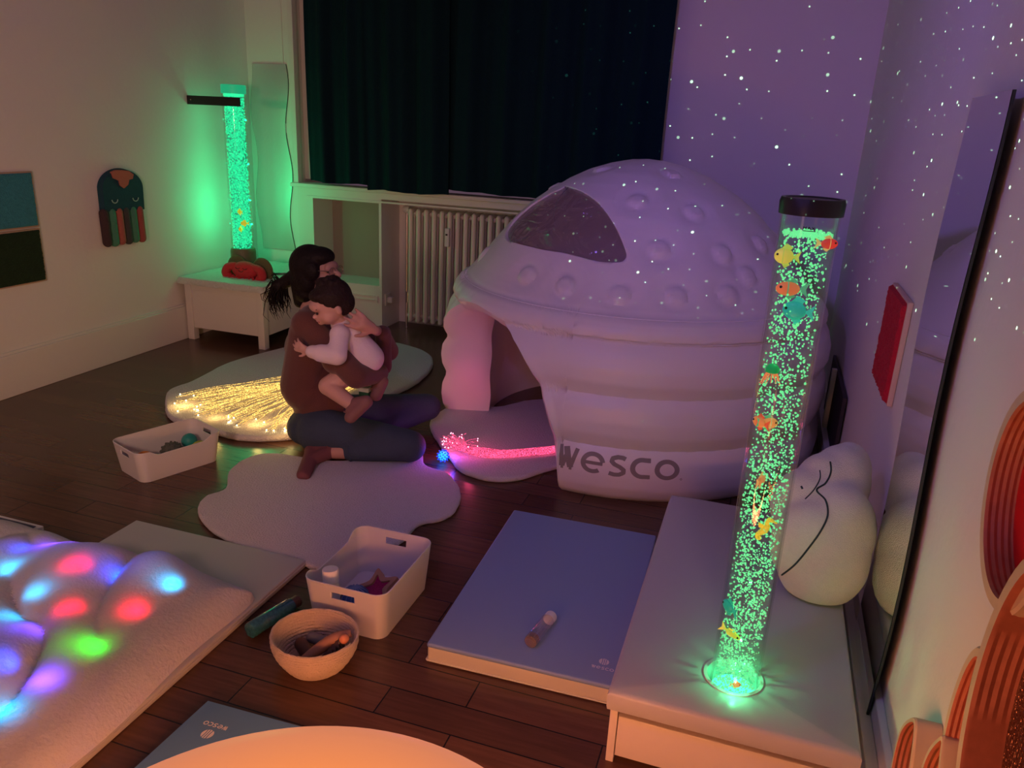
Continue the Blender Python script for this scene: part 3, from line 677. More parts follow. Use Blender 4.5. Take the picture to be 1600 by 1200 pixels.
def dome_pt(th, z, off=0.0, zb=0.0):
    r = prof(z)+off
    fold = .0035*math.sin(th*46+z*3)*math.exp(-((z-.72)/.05)**2)+.003*math.sin(th*61)*math.exp(-((z-.25)/.03)**2)+.003*math.sin(th*53)*math.exp(-((z-.483)/.03)**2)
    r += fold if r > .1 else 0
    # sharp cross seams on the belt
    if .725 < z < .808: r -= .006*max(0, math.cos(th*24))**30
    p = Vector((r*math.cos(th), r*math.sin(th), z))
    for q in DM:
        d = (p-q).length
        if d < .11:
            n = Vector((math.cos(th)*.75, math.sin(th)*.75, .65)); 
            e = .022*math.exp(-(d/.066)**2)-.027*math.exp(-(d/.044)**6)
            p = p-n*e
    return p+Vector((DC[0], DC[1], 0))
def in_pr(z):
    # inner skin
    if z < .74: b = .745+.004*math.cos(z*2*PI/.245)
    else: b = max(0.0, .757*math.sqrt(max(0, 1-((z-.74)/.60)**2)))
    return b
NT, NV = 300, 130
ths = []
arcN = 90
for i in range(arcN+1):
    u = -math.cos(PI*i/arcN); ths.append(TH0+THW*u)
rest = NT-arcN
for i in range(1, rest): ths.append(TH0+THW+(2*PI-2*THW)*i/rest)
def zbase(th):
    u = ((th-TH0+PI) % (2*PI)-PI)/THW
    return ZA*(max(0, 1-abs(u)**2.15))**(1/2.15) if abs(u) < 1 else 0.0
vs = []; fs = []; nT = len(ths)
for th in ths:
    zb = zbase(th)
    for j in range(NV):
        t = j/(NV-1); zz = zb+(1.421-zb)*(1-(1-t)**1.15); p = dome_pt(th, zz)
        if zb > 0:      # the flap of the arch flares slightly outwards
            fl_ = .012*math.exp(-((zz-zb)/.06)**2)*(1 if zb < .6 else .8); p += Vector((math.cos(th), math.sin(th), 0))*fl_
        vs.append(p)
NI = 60
for th in ths:
    zb = zbase(th); zb_i = min(zb, .70)
    for j in range(NI):
        t = j/(NI-1); zz = zb_i+(1.335-zb_i)*t; r = in_pr(zz); vs.append(Vector((DC[0]+r*math.cos(th), DC[1]+r*math.sin(th), zz)))
O2 = nT*NV
for i in range(nT):
    k = (i+1) % nT
    for j in range(NV-1): fs.append((i*NV+j, k*NV+j, k*NV+j+1, i*NV+j+1))
    for j in range(NI-1): fs.append((O2+i*NI+j, O2+i*NI+j+1, O2+k*NI+j+1, O2+k*NI+j))
O3 = len(vs); NB = 7
for i in range(nT):
    a_, b_ = Vector(vs[i*NV]), Vector(vs[O2+i*NI]); zb = zbase(ths[i])
    if zb > 0:
        p_, n_ = Vector(vs[((i-1) % nT)*NV]), Vector(vs[((i+1) % nT)*NV]); T_ = (n_-p_).normalized(); R_ = (a_-b_).normalized(); N_ = T_.cross(R_).normalized()
        C_ = Vector((DC[0]+math.cos(TH0), DC[1]+math.sin(TH0), .25))
        if N_.dot(C_-a_) < 0: N_ = -N_
        amt = .038*min(1, zb/.25)
    else: N_ = Vector((0, 0, 0)); amt = 0
    for q in range(1, NB+1):
        t = q/(NB+1); vs.append(a_.lerp(b_, t)+N_*amt*math.sqrt(max(0, 1-(2*t-1)**2)))
for i in range(nT):
    k = (i+1) % nT; ci = [i*NV]+[O3+i*NB+q for q in range(NB)]+[O2+i*NI]; ck = [k*NV]+[O3+k*NB+q for q in range(NB)]+[O2+k*NI]
    for q in range(NB+1): fs.append((ci[q], ci[q+1], ck[q+1], ck[q]))
vs += [Vector((DC[0], DC[1], 1.422)), Vector((DC[0], DC[1], 1.34))]; T0 = len(vs)-2
for i in range(nT):
    k = (i+1) % nT; fs.append((i*NV+NV-1, k*NV+NV-1, T0)); fs.append((O2+i*NI+NI-1, T0+1, O2+k*NI+NI-1))
dome = thing('inflatable_dome', 'large white inflatable dome tent with arched entrance beside the tall bubble column', 'inflatable tent', (DC[0], DC[1], 0))
mb = MB().add(vs, fs); tmp = mb.build('tmpdome', PVC, None, smooth=True)
# window opening cut through both skins
wl = crom([(t_, z_, 0) for t_, z_ in WIN], 4)
wn = len(wl); cut = MB(); cv = []
for p in wl: q = prof(p.y)+.15; cv.append(Vector((DC[0]+q*math.cos(p.x), DC[1]+q*math.sin(p.x), p.y+.06)))
cc_ = sum((Vector(p) for p in cv), Vector())/wn; inn = Vector((DC[0], DC[1], .72))
for p in list(cv): cv.append(p.lerp(inn, .72))
cut.add(cv, [tuple(range(wn))[::-1], tuple(range(wn, 2*wn))]+[(i, (i+1) % wn, wn+(i+1) % wn, wn+i) for i in range(wn)])
cutter = cut.build('tmpcut', PVC, None, smooth=False)
bpy.context.view_layer.update()
bo = tmp.modifiers.new('b', 'BOOLEAN'); bo.operation = 'DIFFERENCE'; bo.object = cutter; bo.solver = 'EXACT'
dg = bpy.context.evaluated_depsgraph_get(); me = bpy.data.meshes.new_from_object(tmp.evaluated_get(dg))
bpy.data.objects.remove(tmp); bpy.data.objects.remove(cutter)
me.transform(Matrix.Translation((-DC[0], -DC[1], 0))); me.name = 'dome_shell'
me.polygons.foreach_set('use_smooth', [True]*len(me.polygons))
sh_ = bpy.data.objects.new('dome_shell', me); COL.objects.link(sh_); sh_.parent = dome
# transparent window film, sitting on the outline, slightly crumpled
FILM = clear_mat('window_film', (.80, .78, .80), .55, .14, True, .36, (.36, .33, .33))
fv = []; ff = []; K = 12
cth = sum(p.x for p in wl)/wn; cz = sum(p.y for p in wl)/wn
for k in range(K+1):
    for p in wl:
        s_k = k/K*1.015; th = cth+(p.x-cth)*s_k; z = cz+(p.y-cz)*s_k
        o_ = -.010+.016*abs(noise.noise(Vector((th*4+z*7, z*5-th*3, 2))))-.004
        q = prof(z)+o_; fv.append(Vector((DC[0]+q*math.cos(th), DC[1]+q*math.sin(th), z)))
for k in range(K):
    for i in range(wn): ff.append((k*wn+i, k*wn+(i+1) % wn, (k+1)*wn+(i+1) % wn, (k+1)*wn+i))
wf = MB().add(fv, ff).build('window_film', FILM, dome, recalc=False)
# seam line above the belt, lettering
mb = MB(); mb.tube([dome_pt(math.radians(a), .810, .003) for a in range(-155, 205, 2)], .0028, 6); mb.build('seam', PVC, dome)
mb = MB(); mb.tube([dome_pt(math.radians(a), .7185, .004) for a in range(-95, 205, 2)], .003, 6); mb.build('seam', PVC, dome)
mb = MB()
t0, t1 = math.radians(262.9), math.radians(293.6)
def wf_(u, v):
    th = t0+(t1-t0)*u/5.06; z = .135+(.085+.012*(1-u/5.06))*v; return dome_pt(th, z, .0022)
word(mb, 'wesco', wf_, .10); strokes_mesh(mb, [(arc(5.2, .04, .035, .05, 0, 360, 8), .02)], wf_)
mb.build('lettering', mat('grey_lettering', (.24, .22, .22), .6), dome, recalc=False)
# low dark panel behind the dome
pn = thing('leaning_panel', 'low dark panel with a pale edge standing between dome and right wall', 'panel', (.41, 4.1, 0))
MB().box((.43, 3.75, 0), (.448, 4.55, .42), .002).build('panel_board', mat('dark_panel', (.02, .015, .02), .6), pn); MB().box((.405, 4.20, 0), (.43, 4.23, .43), .003).build('panel_edge', TRIM, pn)

# ------------------------------------------------------------------ rugs
def rug(name, px, h, label, sub=5, bumps=.0, group=None):
    pts = [FL(*q, h*.6) for q in px]; o_ = crom([(p.x, p.y, 0) for p in pts], sub)
    o_ = [(p.x+bumps*noise.noise(Vector((p.x*30, p.y*30, 1))), p.y+bumps*noise.noise(Vector((p.x*30, p.y*30, 5)))) for p in o_]
    o = pad(o_, .001, h, h*.45).build(name, FURW, loc=(sum(p[0] for p in o_)/len(o_), sum(p[1] for p in o_)/len(o_), 0)); tag(o, label, 'rug', group); return o
rug('cloud_rug', [(309, 800), (320, 778), (352, 765), (358, 738), (385, 718), (430, 710), (520, 722), (600, 715), (656, 708), (664, 728), (700, 742), (720, 770), (712, 797), (690, 812), (655, 820), (630, 845), (600, 860), (540, 880), (490, 887), (455, 872), (400, 864), (335, 833)], .022, 'white cloud shaped rug in the middle of the floor, under the woman\'s foot', bumps=.004)
rug('fluffy_rug', [(258, 636), (264, 612), (300, 598), (350, 572), (400, 556), (470, 540), (540, 533), (600, 534), (660, 549), (677, 568), (655, 595), (610, 618), (560, 640), (520, 668), (450, 684), (370, 684), (305, 665), (268, 655)], .035, 'white pebble shaped fluffy rug under the glowing yellow fibre strands', bumps=.006)
rugB_px = [(672, 668), (680, 650), (720, 632), (775, 638), (830, 627), (900, 632), (950, 690), (915, 715), (852, 735), (808, 748), (765, 749), (720, 735), (700, 712), (684, 690)]
rug('fluffy_rug', rugB_px, .030, 'white fluffy rug lying half inside the entrance of the dome', bumps=.005)

# ------------------------------------------------------------------ fibre optic bundles
def fibres(name, label, starts, ends, mid, n, m, z, seed, rad=.0011, curl=.02, tipm=None):
    r = random.Random(seed); mb = MB(); tips = MB()
    for k in range(n):
        a = r.random(); s = starts(a); e = ends(a, r); q = [Vector(s)]
        for t in (.25, .5, .75):
            p = Vector(s).lerp(Vector(e), t)+Vector(mid(a, t)); p += Vector(((r.random()-.5)*curl, (r.random()-.5)*curl, 0)); p.z = z+r.random()*.012; q.append(p)
        q.append(Vector(e)); c = crom(q, 6, False); mb.tube(c, rad, 4)
        if k % 3 == 0: tips.ball(c[-1], rad*3.0, None, 6, 4)
    o = mb.build('fibre_strands', m, None, recalc=False, loc=tuple(ends(0, r)))
    t_ = thing(name, label, 'fibre optic light', tuple(o.location)); o.location = (0, 0, 0); o.parent = t_; o['kind'] = 'stuff'
    tp = tips.build('glowing_tips', tipm, t_, recalc=False); tp['kind'] = 'stuff'; return t_
YEL = sparkle('fibre_yellow', (1.0, .58, .13), .4, 3.2, 160); YELT = glow('fibre_yellow_tip', (1.0, .80, .35), 14)
PNK = sparkle('fibre_pink', (1.0, .08, .22), .15, 3.2, 190); PNKT = glow('fibre_pink_tip', (1.0, .35, .5), 10)
def endsY(a, r):
    if r.random() < .3: q = FL(272+r.random()*50, 615+r.random()*28, .045)
    else: q = FL(300+170*(1-a)+r.random()*20-10, 632+46*(1-a)+r.random()*14-7+(20*(a)*r.random()), .045)
    return q
fibres('fibre_optic_bundle', 'bundle of glowing yellow fibre strands fanned over the rug behind the woman', lambda a: FL(560+40*a, 600-45*a, .05), endsY,
       lambda a, t: (-.08*math.sin(PI*t)*(1-a)+.02*math.sin(a*40+t*9), .03*math.sin(PI*t)+.02*math.sin(a*31+t*7), 0), 84, YEL, .042, 5, .0012, .12, YELT)
def endsP(a, r):
    t = r.random()*2*PI; k = math.sqrt(r.random()); return FL(705+34*k*math.cos(t)+14*k*k, 689+14*k*math.sin(t), .045+.03*r.random())
rP = random.Random(31); mb = MB(); tips = MB()
for k in range(52):
    a = rP.random(); o1 = 9*(a-.5)
    pts = [FL(900, 699+o1*1.3, .036), FL(850, 704+o1*1.3, .038+.008*rP.random()), FL(790, 709+o1*1.4, .036+.012*rP.random()), FL(745, 706+o1*1.6, .036+.012*rP.random())]
    e = endsP(a, rP); md = FL(708+20*rP.random(), 699+rP.random()*8-4, .045+.02*rP.random()); pts += [md, e.lerp(md, .4)+Vector((-.012+.02*rP.random(), .01*rP.random(), .006)), e]
    c = crom(pts, 6, False); mb.tube(c, .0011, 4)
    if k % 2 == 0: tips.ball(c[-1], .0024, None, 6, 4)
t_ = thing('fibre_optic_bundle', 'bundle of glowing pink fibre strands curling on the rug at the dome entrance', 'fibre optic light', tuple(FL(745, 706, .03)))
o = mb.build('fibre_strands', PNK, t_, recalc=False); o['kind'] = 'stuff'; o = tips.build('glowing_tips', PNKT, t_, recalc=False); o['kind'] = 'stuff'
for q, e in (((285, 622), .55), ((335, 640), .35), ((400, 650), .4), ((450, 645), .35), ((440, 672), .25), ((500, 620), .3)):
    p = FL(*q, .085); light('fibre_glow', 'POINT', tuple(p), (1.0, .58, .16), e, .02)
for q, e in (((700, 690), .55), ((735, 690), .3)): p = FL(*q, .10); light('fibre_glow_pink', 'POINT', tuple(p), (1.0, .06, .20), e, .02)
light('fibre_glow_pink', 'SPOT', tuple(FL(715, 690, .10)), (1.0, .06, .22), 2.2, .03, (-1.50, 3.85, .20), math.radians(42), 1.0)
#light('fibre_spill_green', 'SPOT', (-3.0, 2.2, 1.4), (.03, 1.0, .10), 9, .03, tuple(FL(400, 700, 0)), math.radians(16), .8)

# blue spiky light ball
b0 = FL(692, 722, 0)+Vector((0, 0, .033)); bl = thing('spiky_light_ball', 'small glowing blue spiky ball on the floor between rugs', 'light toy', (b0.x, b0.y, 0))
BLU = glow('ball_blue', (.01, .05, 1.0), 1.6); MB().ball(b0, .024).build('core', glow('ball_cyan', (.02, .35, 1.0), 2.0), bl)
rs = random.Random(3); mb = MB()
for k in range(44):
    z = 1-2*(k+.5)/44; a = k*2.39996; d = Vector((math.sqrt(1-z*z)*math.cos(a), math.sqrt(1-z*z)*math.sin(a), z)); mb.capsule(b0+d*.020, b0+d*.030, .0045, .0030, 6)
mb.build('spikes', BLU, bl, recalc=False)
light('ball_glow', 'POINT', (b0.x-.01, b0.y-.04, .05), (.02, .06, 1.0), .35, .01); light('ball_glow', 'POINT', (b0.x+.05, b0.y+.0, .06), (.02, .06, 1.0), .12, .01)

# ------------------------------------------------------------------ mats
def mattress(name, x0, x1, y0, y1, z0, z1, mtop, mside, label, cat='mat', r=.012, group=None):
    t_ = thing(name, label, cat, ((x0+x1)/2, (y0+y1)/2, z0), group)
    MB().box((x0, y0, z0), (x1, y1, z1-.006), r*.8).build('side_band', mside, t_)
    MB().box((x0-.0015, y0-.0015, z1-.016), (x1+.0015, y1+.0015, z1), .007).build('top_cover', mtop, t_)
    MB().tube([(x0, y0-.002, z0+.006), (x1, y0-.002, z0+.006), (x1+.002, y1, z0+.006), (x0-.002, y1, z0+.006), (x0-.002, y0, z0+.006)], .003, 6).build('piping', mside, t_)
    return t_
bm1 = mattress('foam_mat', -.815, -.240, 1.828, 2.745, .001, .066, BLUEM, BEIGEM, 'thick blue foam mat with beige sides lying beside the padded podium')
bm1.rotation_euler.z = math.radians(1.7)
def print_logo(parent, o, ux, uy, s, z):
    mb = MB(); fn = lambda u, v: Vector((o[0]+ux[0]*u*s+uy[0]*v*s, o[1]+ux[1]*u*s+uy[1]*v*s, z))
    emblem(mb, lambda u, v: fn(u*.9+1.9, v*.9+2.2)); word(mb, 'wesco', lambda u, v: fn(u*.78, v*.75), .10)
    mb.build('logo', LOGO, parent, recalc=False, smooth=False)
print_logo(bm1, (-.327, 1.888), (1, 0), (0, 1), .0165, .0672)
q0, q1, q2 = FL(325, 1095, .06), FL(470, 1135, .06), FL(210, 1200, .06)
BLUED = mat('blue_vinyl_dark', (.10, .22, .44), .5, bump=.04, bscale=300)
bm2 = thing('foam_mat', 'blue mat corner with an upside down logo beside the orange lamp', 'mat', (-1.2, 1.2, 0))
e1 = (q1-q0).normalized(); e2 = (q2-q0).normalized()
cs = [q0, q0+e1*.62, q0+e1*.62+e2*.9, q0+e2*.9]; inr = [c_ for c_ in cs]
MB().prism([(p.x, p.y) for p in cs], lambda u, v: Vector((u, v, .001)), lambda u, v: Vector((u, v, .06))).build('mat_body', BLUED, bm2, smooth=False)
mb = MB(); L0 = FL(358, 1136, .061); fn = lambda u, v: Vector((L0.x-e1.x*u*.0175-(-e2.x)*-v*.0175*-1, L0.y-e1.y*u*.0175+e2.y*v*.0175, .0612))
emblem(mb, lambda u, v: fn(u*.9+1.9, v*.9+2.2)); word(mb, 'wesco', lambda u, v: fn(u*.78, v*.75), .10); mb.build('logo', LOGO, bm2, recalc=False, smooth=False)
# flat white mat under the light blanket
wm = thing('foam_mat', 'thin off white mat under the colourful light blanket', 'mat', (-1.8, 1.6, 0))
MB().box((-2.175, .45, .001), (-1.420, 2.135, .030), .005).build('mat_body', FOAMW, wm); MB().tube([(-1.42, .45, .018), (-1.42, 2.135, .018), (-2.175, 2.135, .018)], .0035, 6).build('piping', FOAMW, wm)
# small panel at the left edge of the picture
pf = thing('padded_panel', 'dark blue and red flat panel with white rim at the left edge', 'panel', (-2.7, 1.8, 0))
a0, a1 = FL(0, 809, .02), FL(68, 821, .02)
MB().box((a1.x-.8, a1.y-.55, .001), (a1.x, a1.y, .018), .003).build('panel_rim', WHITEPL, pf); MB().box((a1.x-.78, a1.y-.53, .018), (a1.x-.02, a1.y-.016, .0205)).build('panel_face', mat('panel_navy', (.02, .04, .10), .3), pf); MB().box((a1.x-.78, a1.y-.53, .0205), (a1.x-.05, a1.y-.11, .022)).build('panel_patch', mat('panel_red', (.16, .01, .02), .4), pf)

# ------------------------------------------------------------------ light blanket
def blanket_mat():
    m = bpy.data.materials.new('light_blanket'); m.use_nodes = True; nt = m.node_tree; N = nt.nodes; L = nt.links
    for n in list(N):
        if n.type != 'OUTPUT_MATERIAL': N.remove(n)
    out = [n for n in N if n.type == 'OUTPUT_MATERIAL'][0]
    d = N.new('ShaderNodeBsdfDiffuse'); d.inputs[0].default_value = (.80, .76, .76, 1); t = N.new('ShaderNodeBsdfTranslucent'); t.inputs[0].default_value = (.9, .88, .88, 1)
    tc = N.new('ShaderNodeTexCoord'); ns = N.new('ShaderNodeTexNoise'); ns.inputs['Scale'].default_value = 90; ns.inputs['Detail'].default_value = 6; L.new(tc.outputs['Object'], ns.inputs[0])
    bp = N.new('ShaderNodeBump'); bp.inputs['Strength'].default_value = .7; bp.inputs['Distance'].default_value = .006; L.new(ns.outputs['Fac'], bp.inputs['Height'])
    L.new(bp.outputs[0], d.inputs['Normal']); L.new(bp.outputs[0], t.inputs['Normal'])
    mx = N.new('ShaderNodeMixShader'); mx.inputs[0].default_value = .32; L.new(d.outputs[0], mx.inputs[1]); L.new(t.outputs[0], mx.inputs[2]); L.new(mx.outputs[0], out.inputs[0]); return m
lb = thing('light_blanket', 'fluffy white blanket glowing with red, blue, cyan, green and violet light spots', 'blanket', (-1.9, 1.3, .03))
bx0, bx1, by0, by1 = -2.62, -1.425, .35, 1.895
vs = []; fs = []; n, m_ = 130, 150
def blanket_z(u, v):
    x = bx0+(bx1-bx0)*u; y = by0+(by1-by0)*v
    wr = .036*abs(noise.noise(Vector((x*4.6+y*2.6, y*1.5-x*1.0, 3))))**.7*2.6*min(1, max(0, (1-u)*5-.4))+.010*noise.noise(Vector((x*9+y*5, y*4, 7)))
    e = min(u, 1-u, v, 1-v)*8; e = min(1, e); ed = math.sqrt(max(0, 1-(1-e)**2))
    return .033+(.080+wr*(1-.55*(1-ed)))*ed
for j in range(m_+1):
    for i in range(n+1):
        u, v = i/n, j/m_; cx_ = (u-.5)*2; cy_ = (v-.5)*2; sq = (1-.04*abs(cx_*cy_)**6)
        x = bx0+(bx1-bx0)*(.5+cx_*.5*sq)+.012*math.sin(v*14); y = by0+(by1-by0)*(.5+cy_*.5*sq)+.010*math.sin(u*12)
        vs.append((x, y, blanket_z(u, v)))
for j in range(m_):
    for i in range(n): a = j*(n+1)+i; fs.append((a, a+1, a+n+2, a+n+1))
MB().add(vs, fs).build('blanket_top', blanket_mat(), lb, recalc=False)
MB().box((bx0+.05, by0+.05, .030), (bx1-.05, by1-.05, .045), .004).build('led_mattress', mat('led_mattress_grey', (.06, .06, .06), .8), lb)
RED, BLU_, CYA, GRN, VIO = (1, .0, .03), (.0, .06, 1), (.0, .45, 1), (.0, 1, .02), (.16, .05, 1)
LED = [((118, 880), RED, .9), ((178, 895), BLU_, 1.2), ((267, 905), CYA, 1.1), ((108, 945), RED, .8), ((210, 948), RED, 1.0), ((143, 1008), GRN, .9), ((68, 1060), VIO, 1.2), ((42, 985), VIO, .9),
       ((57, 920), CYA, .6), ((14, 885), CYA, .9), ((75, 850), VIO, .9), ((10, 965), CYA, .6), ((4, 1112), CYA, 1.0), ((5, 1030), BLU_, .8), ((30, 855), BLU_, .5), ((95, 850), VIO, .7)]
for q, c, e in LED:
    p = FL(*q, .12); u = (p.x-bx0)/(bx1-bx0); v = (p.y-by0)/(by1-by0)
    if not (0 < u < 1 and 0 < v < 1): continue
    p = FL(*q, blanket_z(u, v)); z = blanket_z(u, v)-.046; light('led_spot', 'SPOT', (p.x, p.y, max(.05, z)), c, e*1.0, .012, (p.x, p.y, 1), math.radians(146), 1.0)

# ------------------------------------------------------------------ plastic bins
def rrect(hw, hl, r, n=8):
    out = []
    for cx_, cy_, a0 in ((hw-r, hl-r, 0), (-hw+r, hl-r, 90), (-hw+r, -hl+r, 180), (hw-r, -hl+r, 270)):
        for i in range(n+1): a = math.radians(a0+90*i/n); out.append((cx_+r*math.cos(a), cy_+r*math.sin(a)))
    return out
def bin_(c, rot, hw, hl, h, dip, label, group='white plastic storage bins', shrink=.90):
    t_ = thing('storage_bin', label, 'storage bin', (c[0], c[1], 0), group)
    base = rrect(hw, hl, .04, 8); P = []
    # resample edges so the long sides can dip
    k = len(base)
    for i in range(k):
        a, b = Vector(base[i]), Vector(base[(i+1) % k]); d = (b-a).length; s = max(1, int(d/.012))
        for j in range(s): P.append(a.lerp(b, j/s))
    n = len(P)
    def top(p):
        if p.x*dip > hw-.012:
            t = max(0, min(1, (hl-.045-abs(p.y))/.05)); t = t*t*(3-2*t); return h-.024*t
        return h
    R_ = Matrix.Rotation(rot, 3, 'Z'); th = .003; NZ_ = 14
    vs = []; fs = []
    def wv(p, zf, inn):
        z = top(p)*zf; sc_ = shrink+(1-shrink)*(z/h); q = Vector((p.x*sc_, p.y*sc_, max(z, th if inn else .001)))
        if inn: q.x -= math.copysign(min(abs(q.x), th), q.x); q.y -= math.copysign(min(abs(q.y), th), q.y)
        return R_ @ q+Vector((c[0], c[1], 0))
    for inn in (0, 1):
        for j in range(NZ_+1):
            for p in P: vs.append(wv(p, j/NZ_, inn))
    K = (NZ_+1)*n
    def slot(i, j):   # opening for the handle
        p = (P[i]+P[(i+1) % n])/2; return abs(p.y) > hl-.012 and abs(p.x) < .042 and j in (10, 11)
    for i in range(n):
        k2 = (i+1) % n
        for j in range(NZ_):
            if slot(i, j):
                for (ii, jj, A_, B_) in ((i, j-1, (i, j), (k2, j)), (i, j+1, (i, j+1), (k2, j+1)), (i-1, j, (i, j), (i, j+1)), (i+1, j, (k2, j), (k2, j+1))):
                    if not slot(ii % n, jj): a = A_[1]*n+A_[0]; b = B_[1]*n+B_[0]; fs.append((a, b, K+b, K+a))
                continue
            fs.append((j*n+i, j*n+k2, (j+1)*n+k2, (j+1)*n+i)); fs.append((K+j*n+i, K+(j+1)*n+i, K+(j+1)*n+k2, K+j*n+k2))
        fs.append((NZ_*n+i, NZ_*n+k2, K+NZ_*n+k2, K+NZ_*n+i))
    fs.append(tuple(range(n))[::-1]); fs.append(tuple(K+i for i in range(n)))
    MB().add(vs, fs).build('bin_shell', WHITEPL, t_)
    rim = [wv(p, 1, 0).lerp(wv(p, 1, 1), .5) for p in P]; rim.append(rim[0]); MB().tube(rim, .0026, 6, False).build('bin_rim', WHITEPL, t_)
    return t_
bin_((-2.462, 2.646), math.radians(69.3-90), .125, .200, .143, 1, 'white plastic bin with coloured balls, beside the yellow fibre rug')
bin_((-1.098, 2.025), 0, .145, .190, .172, -1, 'white plastic bin with a star toy, behind the rope basket')
# contents of the far bin
def toyball(px, z, r, m, label, name='toy_ball', seed=0, spiky=False, cat='ball', g=None, pos=None):
    p = FL(*px, z) if pos is None else Vector(pos); mb = MB().ball(p, r)
    if spiky:
        for k in range(60):
            zz = 1-2*(k+.5)/60; a = k*2.4; d = Vector((math.sqrt(1-zz*zz)*math.cos(a), math.sqrt(1-zz*zz)*math.sin(a), zz)); mb.ball(p+d*r, r*.13, None, 6, 4)
    o = mb.build(name, m, loc=tuple(p)); tag(o, label, cat, g); return o
zf = .004
toyball((0, 0), 0, .042, mat('ball_orange', (.75, .22, .03), .6), 'orange ball, at the left end of the bin beside the yellow fibre rug', pos=(-2.52, 2.56, zf+.042))
toyball((0, 0), 0, .050, mat('ball_grey', (.10, .11, .09), .8, bump=.5, bscale=90), 'dark grey knobbly ball in the middle of the far bin', pos=(-2.455, 2.66, zf+.050), spiky=True)
toyball((0, 0), 0, .036, mat('ball_teal', (.02, .30, .26), .5), 'teal ball behind the lime one in the far bin', pos=(-2.455, 2.775, zf+.036+.03))
toyball((0, 0), 0, .044, mat('ball_lime', (.42, .50, .04), .6), 'lime green ball at the right end of the far bin', pos=(-2.375, 2.75, zf+.044))
# contents of the near bin
def bottle(a, b, r, capl, m, mc, name, label, cat='bottle', fill=None, fillm=None, ratio=.9):
    a, b = Vector(a), Vector(b); d = b-a; L_ = d.length; q = d.to_track_quat('Z', 'Y').to_matrix(); lb_ = L_-capl
    t_ = thing(name, label, cat, tuple(a))
    MB().lathe([(.0005, .001), (r*.72, 0), (r*.95, r*.12), (r, r*.35), (r, lb_-r*.25), (r*.86, lb_), (r*.86, lb_+.004)], a, 28, q).build('bottle_glass', m, t_)
    MB().lathe([(.0005, lb_), (r*ratio, lb_), (r*ratio, L_-.003), (r*ratio*.93, L_), (.0005, L_)], a, 28, q).build('cap', mc, t_)
    if fill: MB().lathe([(.0005, .003), (r*.68, .003), (r*.9, r*.2), (r*.9, lb_*fill), (.0005, lb_*fill)], a, 24, q).build('filling', fillm, t_)
    return t_
GL = clear_mat('bottle_plastic', (.93, .92, .93), .75, .08, True, .08, (.7, .6, .6))
bottle((-1.172, 1.900, .006), (-1.182, 1.910, .178), .026, .042, WHITEPL, mat('white_cap', (.85, .82, .78), .5), 'white_jar', 'white jar with a lid standing at the front left inside the near bin', 'jar', ratio=1.0)
p = Vector((-1.120, 1.955, .052)); o = thing('glitter_ball', 'blue mesh ball between the jar and the wooden star in the near bin', 'ball', tuple(p))
MB().ball(p, .046).build('ball_core', mat('ball_blue_glass', (.06, .13, .35), .15, coat=.6), o)
for k in range(7):
    R_ = Matrix.Rotation(k*PI/7, 3, 'Z') @ Matrix.Rotation(PI/2, 3, 'X'); MB().tube([p+R_ @ Vector((.048*math.cos(a), .048*math.sin(a), 0)) for a in [2*PI*i/24 for i in range(25)]], .0018, 5, False).build('net_ring', mat('net_blue', (.12, .22, .5), .5), o)
toyball((0, 0), 0, .030, mat('clear_blue', (.25, .32, .55), .2), 'pale blue ball low behind the handle slot of the near bin', pos=(-1.10, 1.878, .034))
st0 = Vector((-1.062, 2.00, .072)); st = thing('star_shaker', 'wooden star with a pink glitter window in the near bin', 'toy', tuple(st0))
Ms = Matrix.Rotation(math.radians(28), 3, 'X') @ Matrix.Rotation(math.radians(-14), 3, 'Y') @ Matrix.Rotation(.35, 3, 'Z')
def starp(R1, R2, n=5, rd=0): return [((R1 if k % 2 == 0 else R2)*math.cos(PI*k/n+.3), (R1 if k % 2 == 0 else R2)*math.sin(PI*k/n+.3)) for k in range(2*n)]
so = crom([(a, b, 0) for a, b in starp(.080, .046)], 4); si = crom([(a, b, 0) for a, b in starp(.054, .028)], 4)
vs = []; fs = []; n = len(so)
for (pp, z) in ((so, -.016), (so, .016), (si, .016), (si, -.016)): vs += [st0+Ms @ Vector((p.x, p.y, z)) for p in pp]
for a in range(4):
    b = (a+1) % 4
    for i in range(n): fs.append((a*n+i, a*n+(i+1) % n, b*n+(i+1) % n, b*n+i))
MB().add(vs, fs).build('star_frame', mat('star_wood', (.42, .22, .15), .6), st)
MB().prism([(p.x, p.y) for p in si], lambda u, v: st0+Ms @ Vector((u, v, -.010)), lambda u, v: st0+Ms @ Vector((u, v, .008))).build('glitter_window', mat('pink_glitter', (.55, .03, .18), .2, bump=1, bscale=300, var=.5, vscale=250), st, smooth=False)
rb_ = FL(515, 885, .0); o = MB().ball((rb_.x, 2.235, .05), .048).build('toy_ball', mat('ball_red', (.6, .015, .03), .5), loc=(rb_.x, 2.235, .05)); o.location = (-1.265, 2.262, .05); tag(o, 'red ball on the floor peeking out behind the near bin', 'ball')
pl_ = MB().lathe([(.0005, 0), (.055, 0), (.06, .012), (.0005, .016)], (0, 0, 0), 30, Matrix.Rotation(-.25, 3, 'X')).build('white_dish', mat('dish_lilac', (.55, .50, .60), .4), loc=(-1.05, 2.10, .03)); tag(pl_, 'pale lilac dish lying behind the wooden star in the near bin', 'dish')

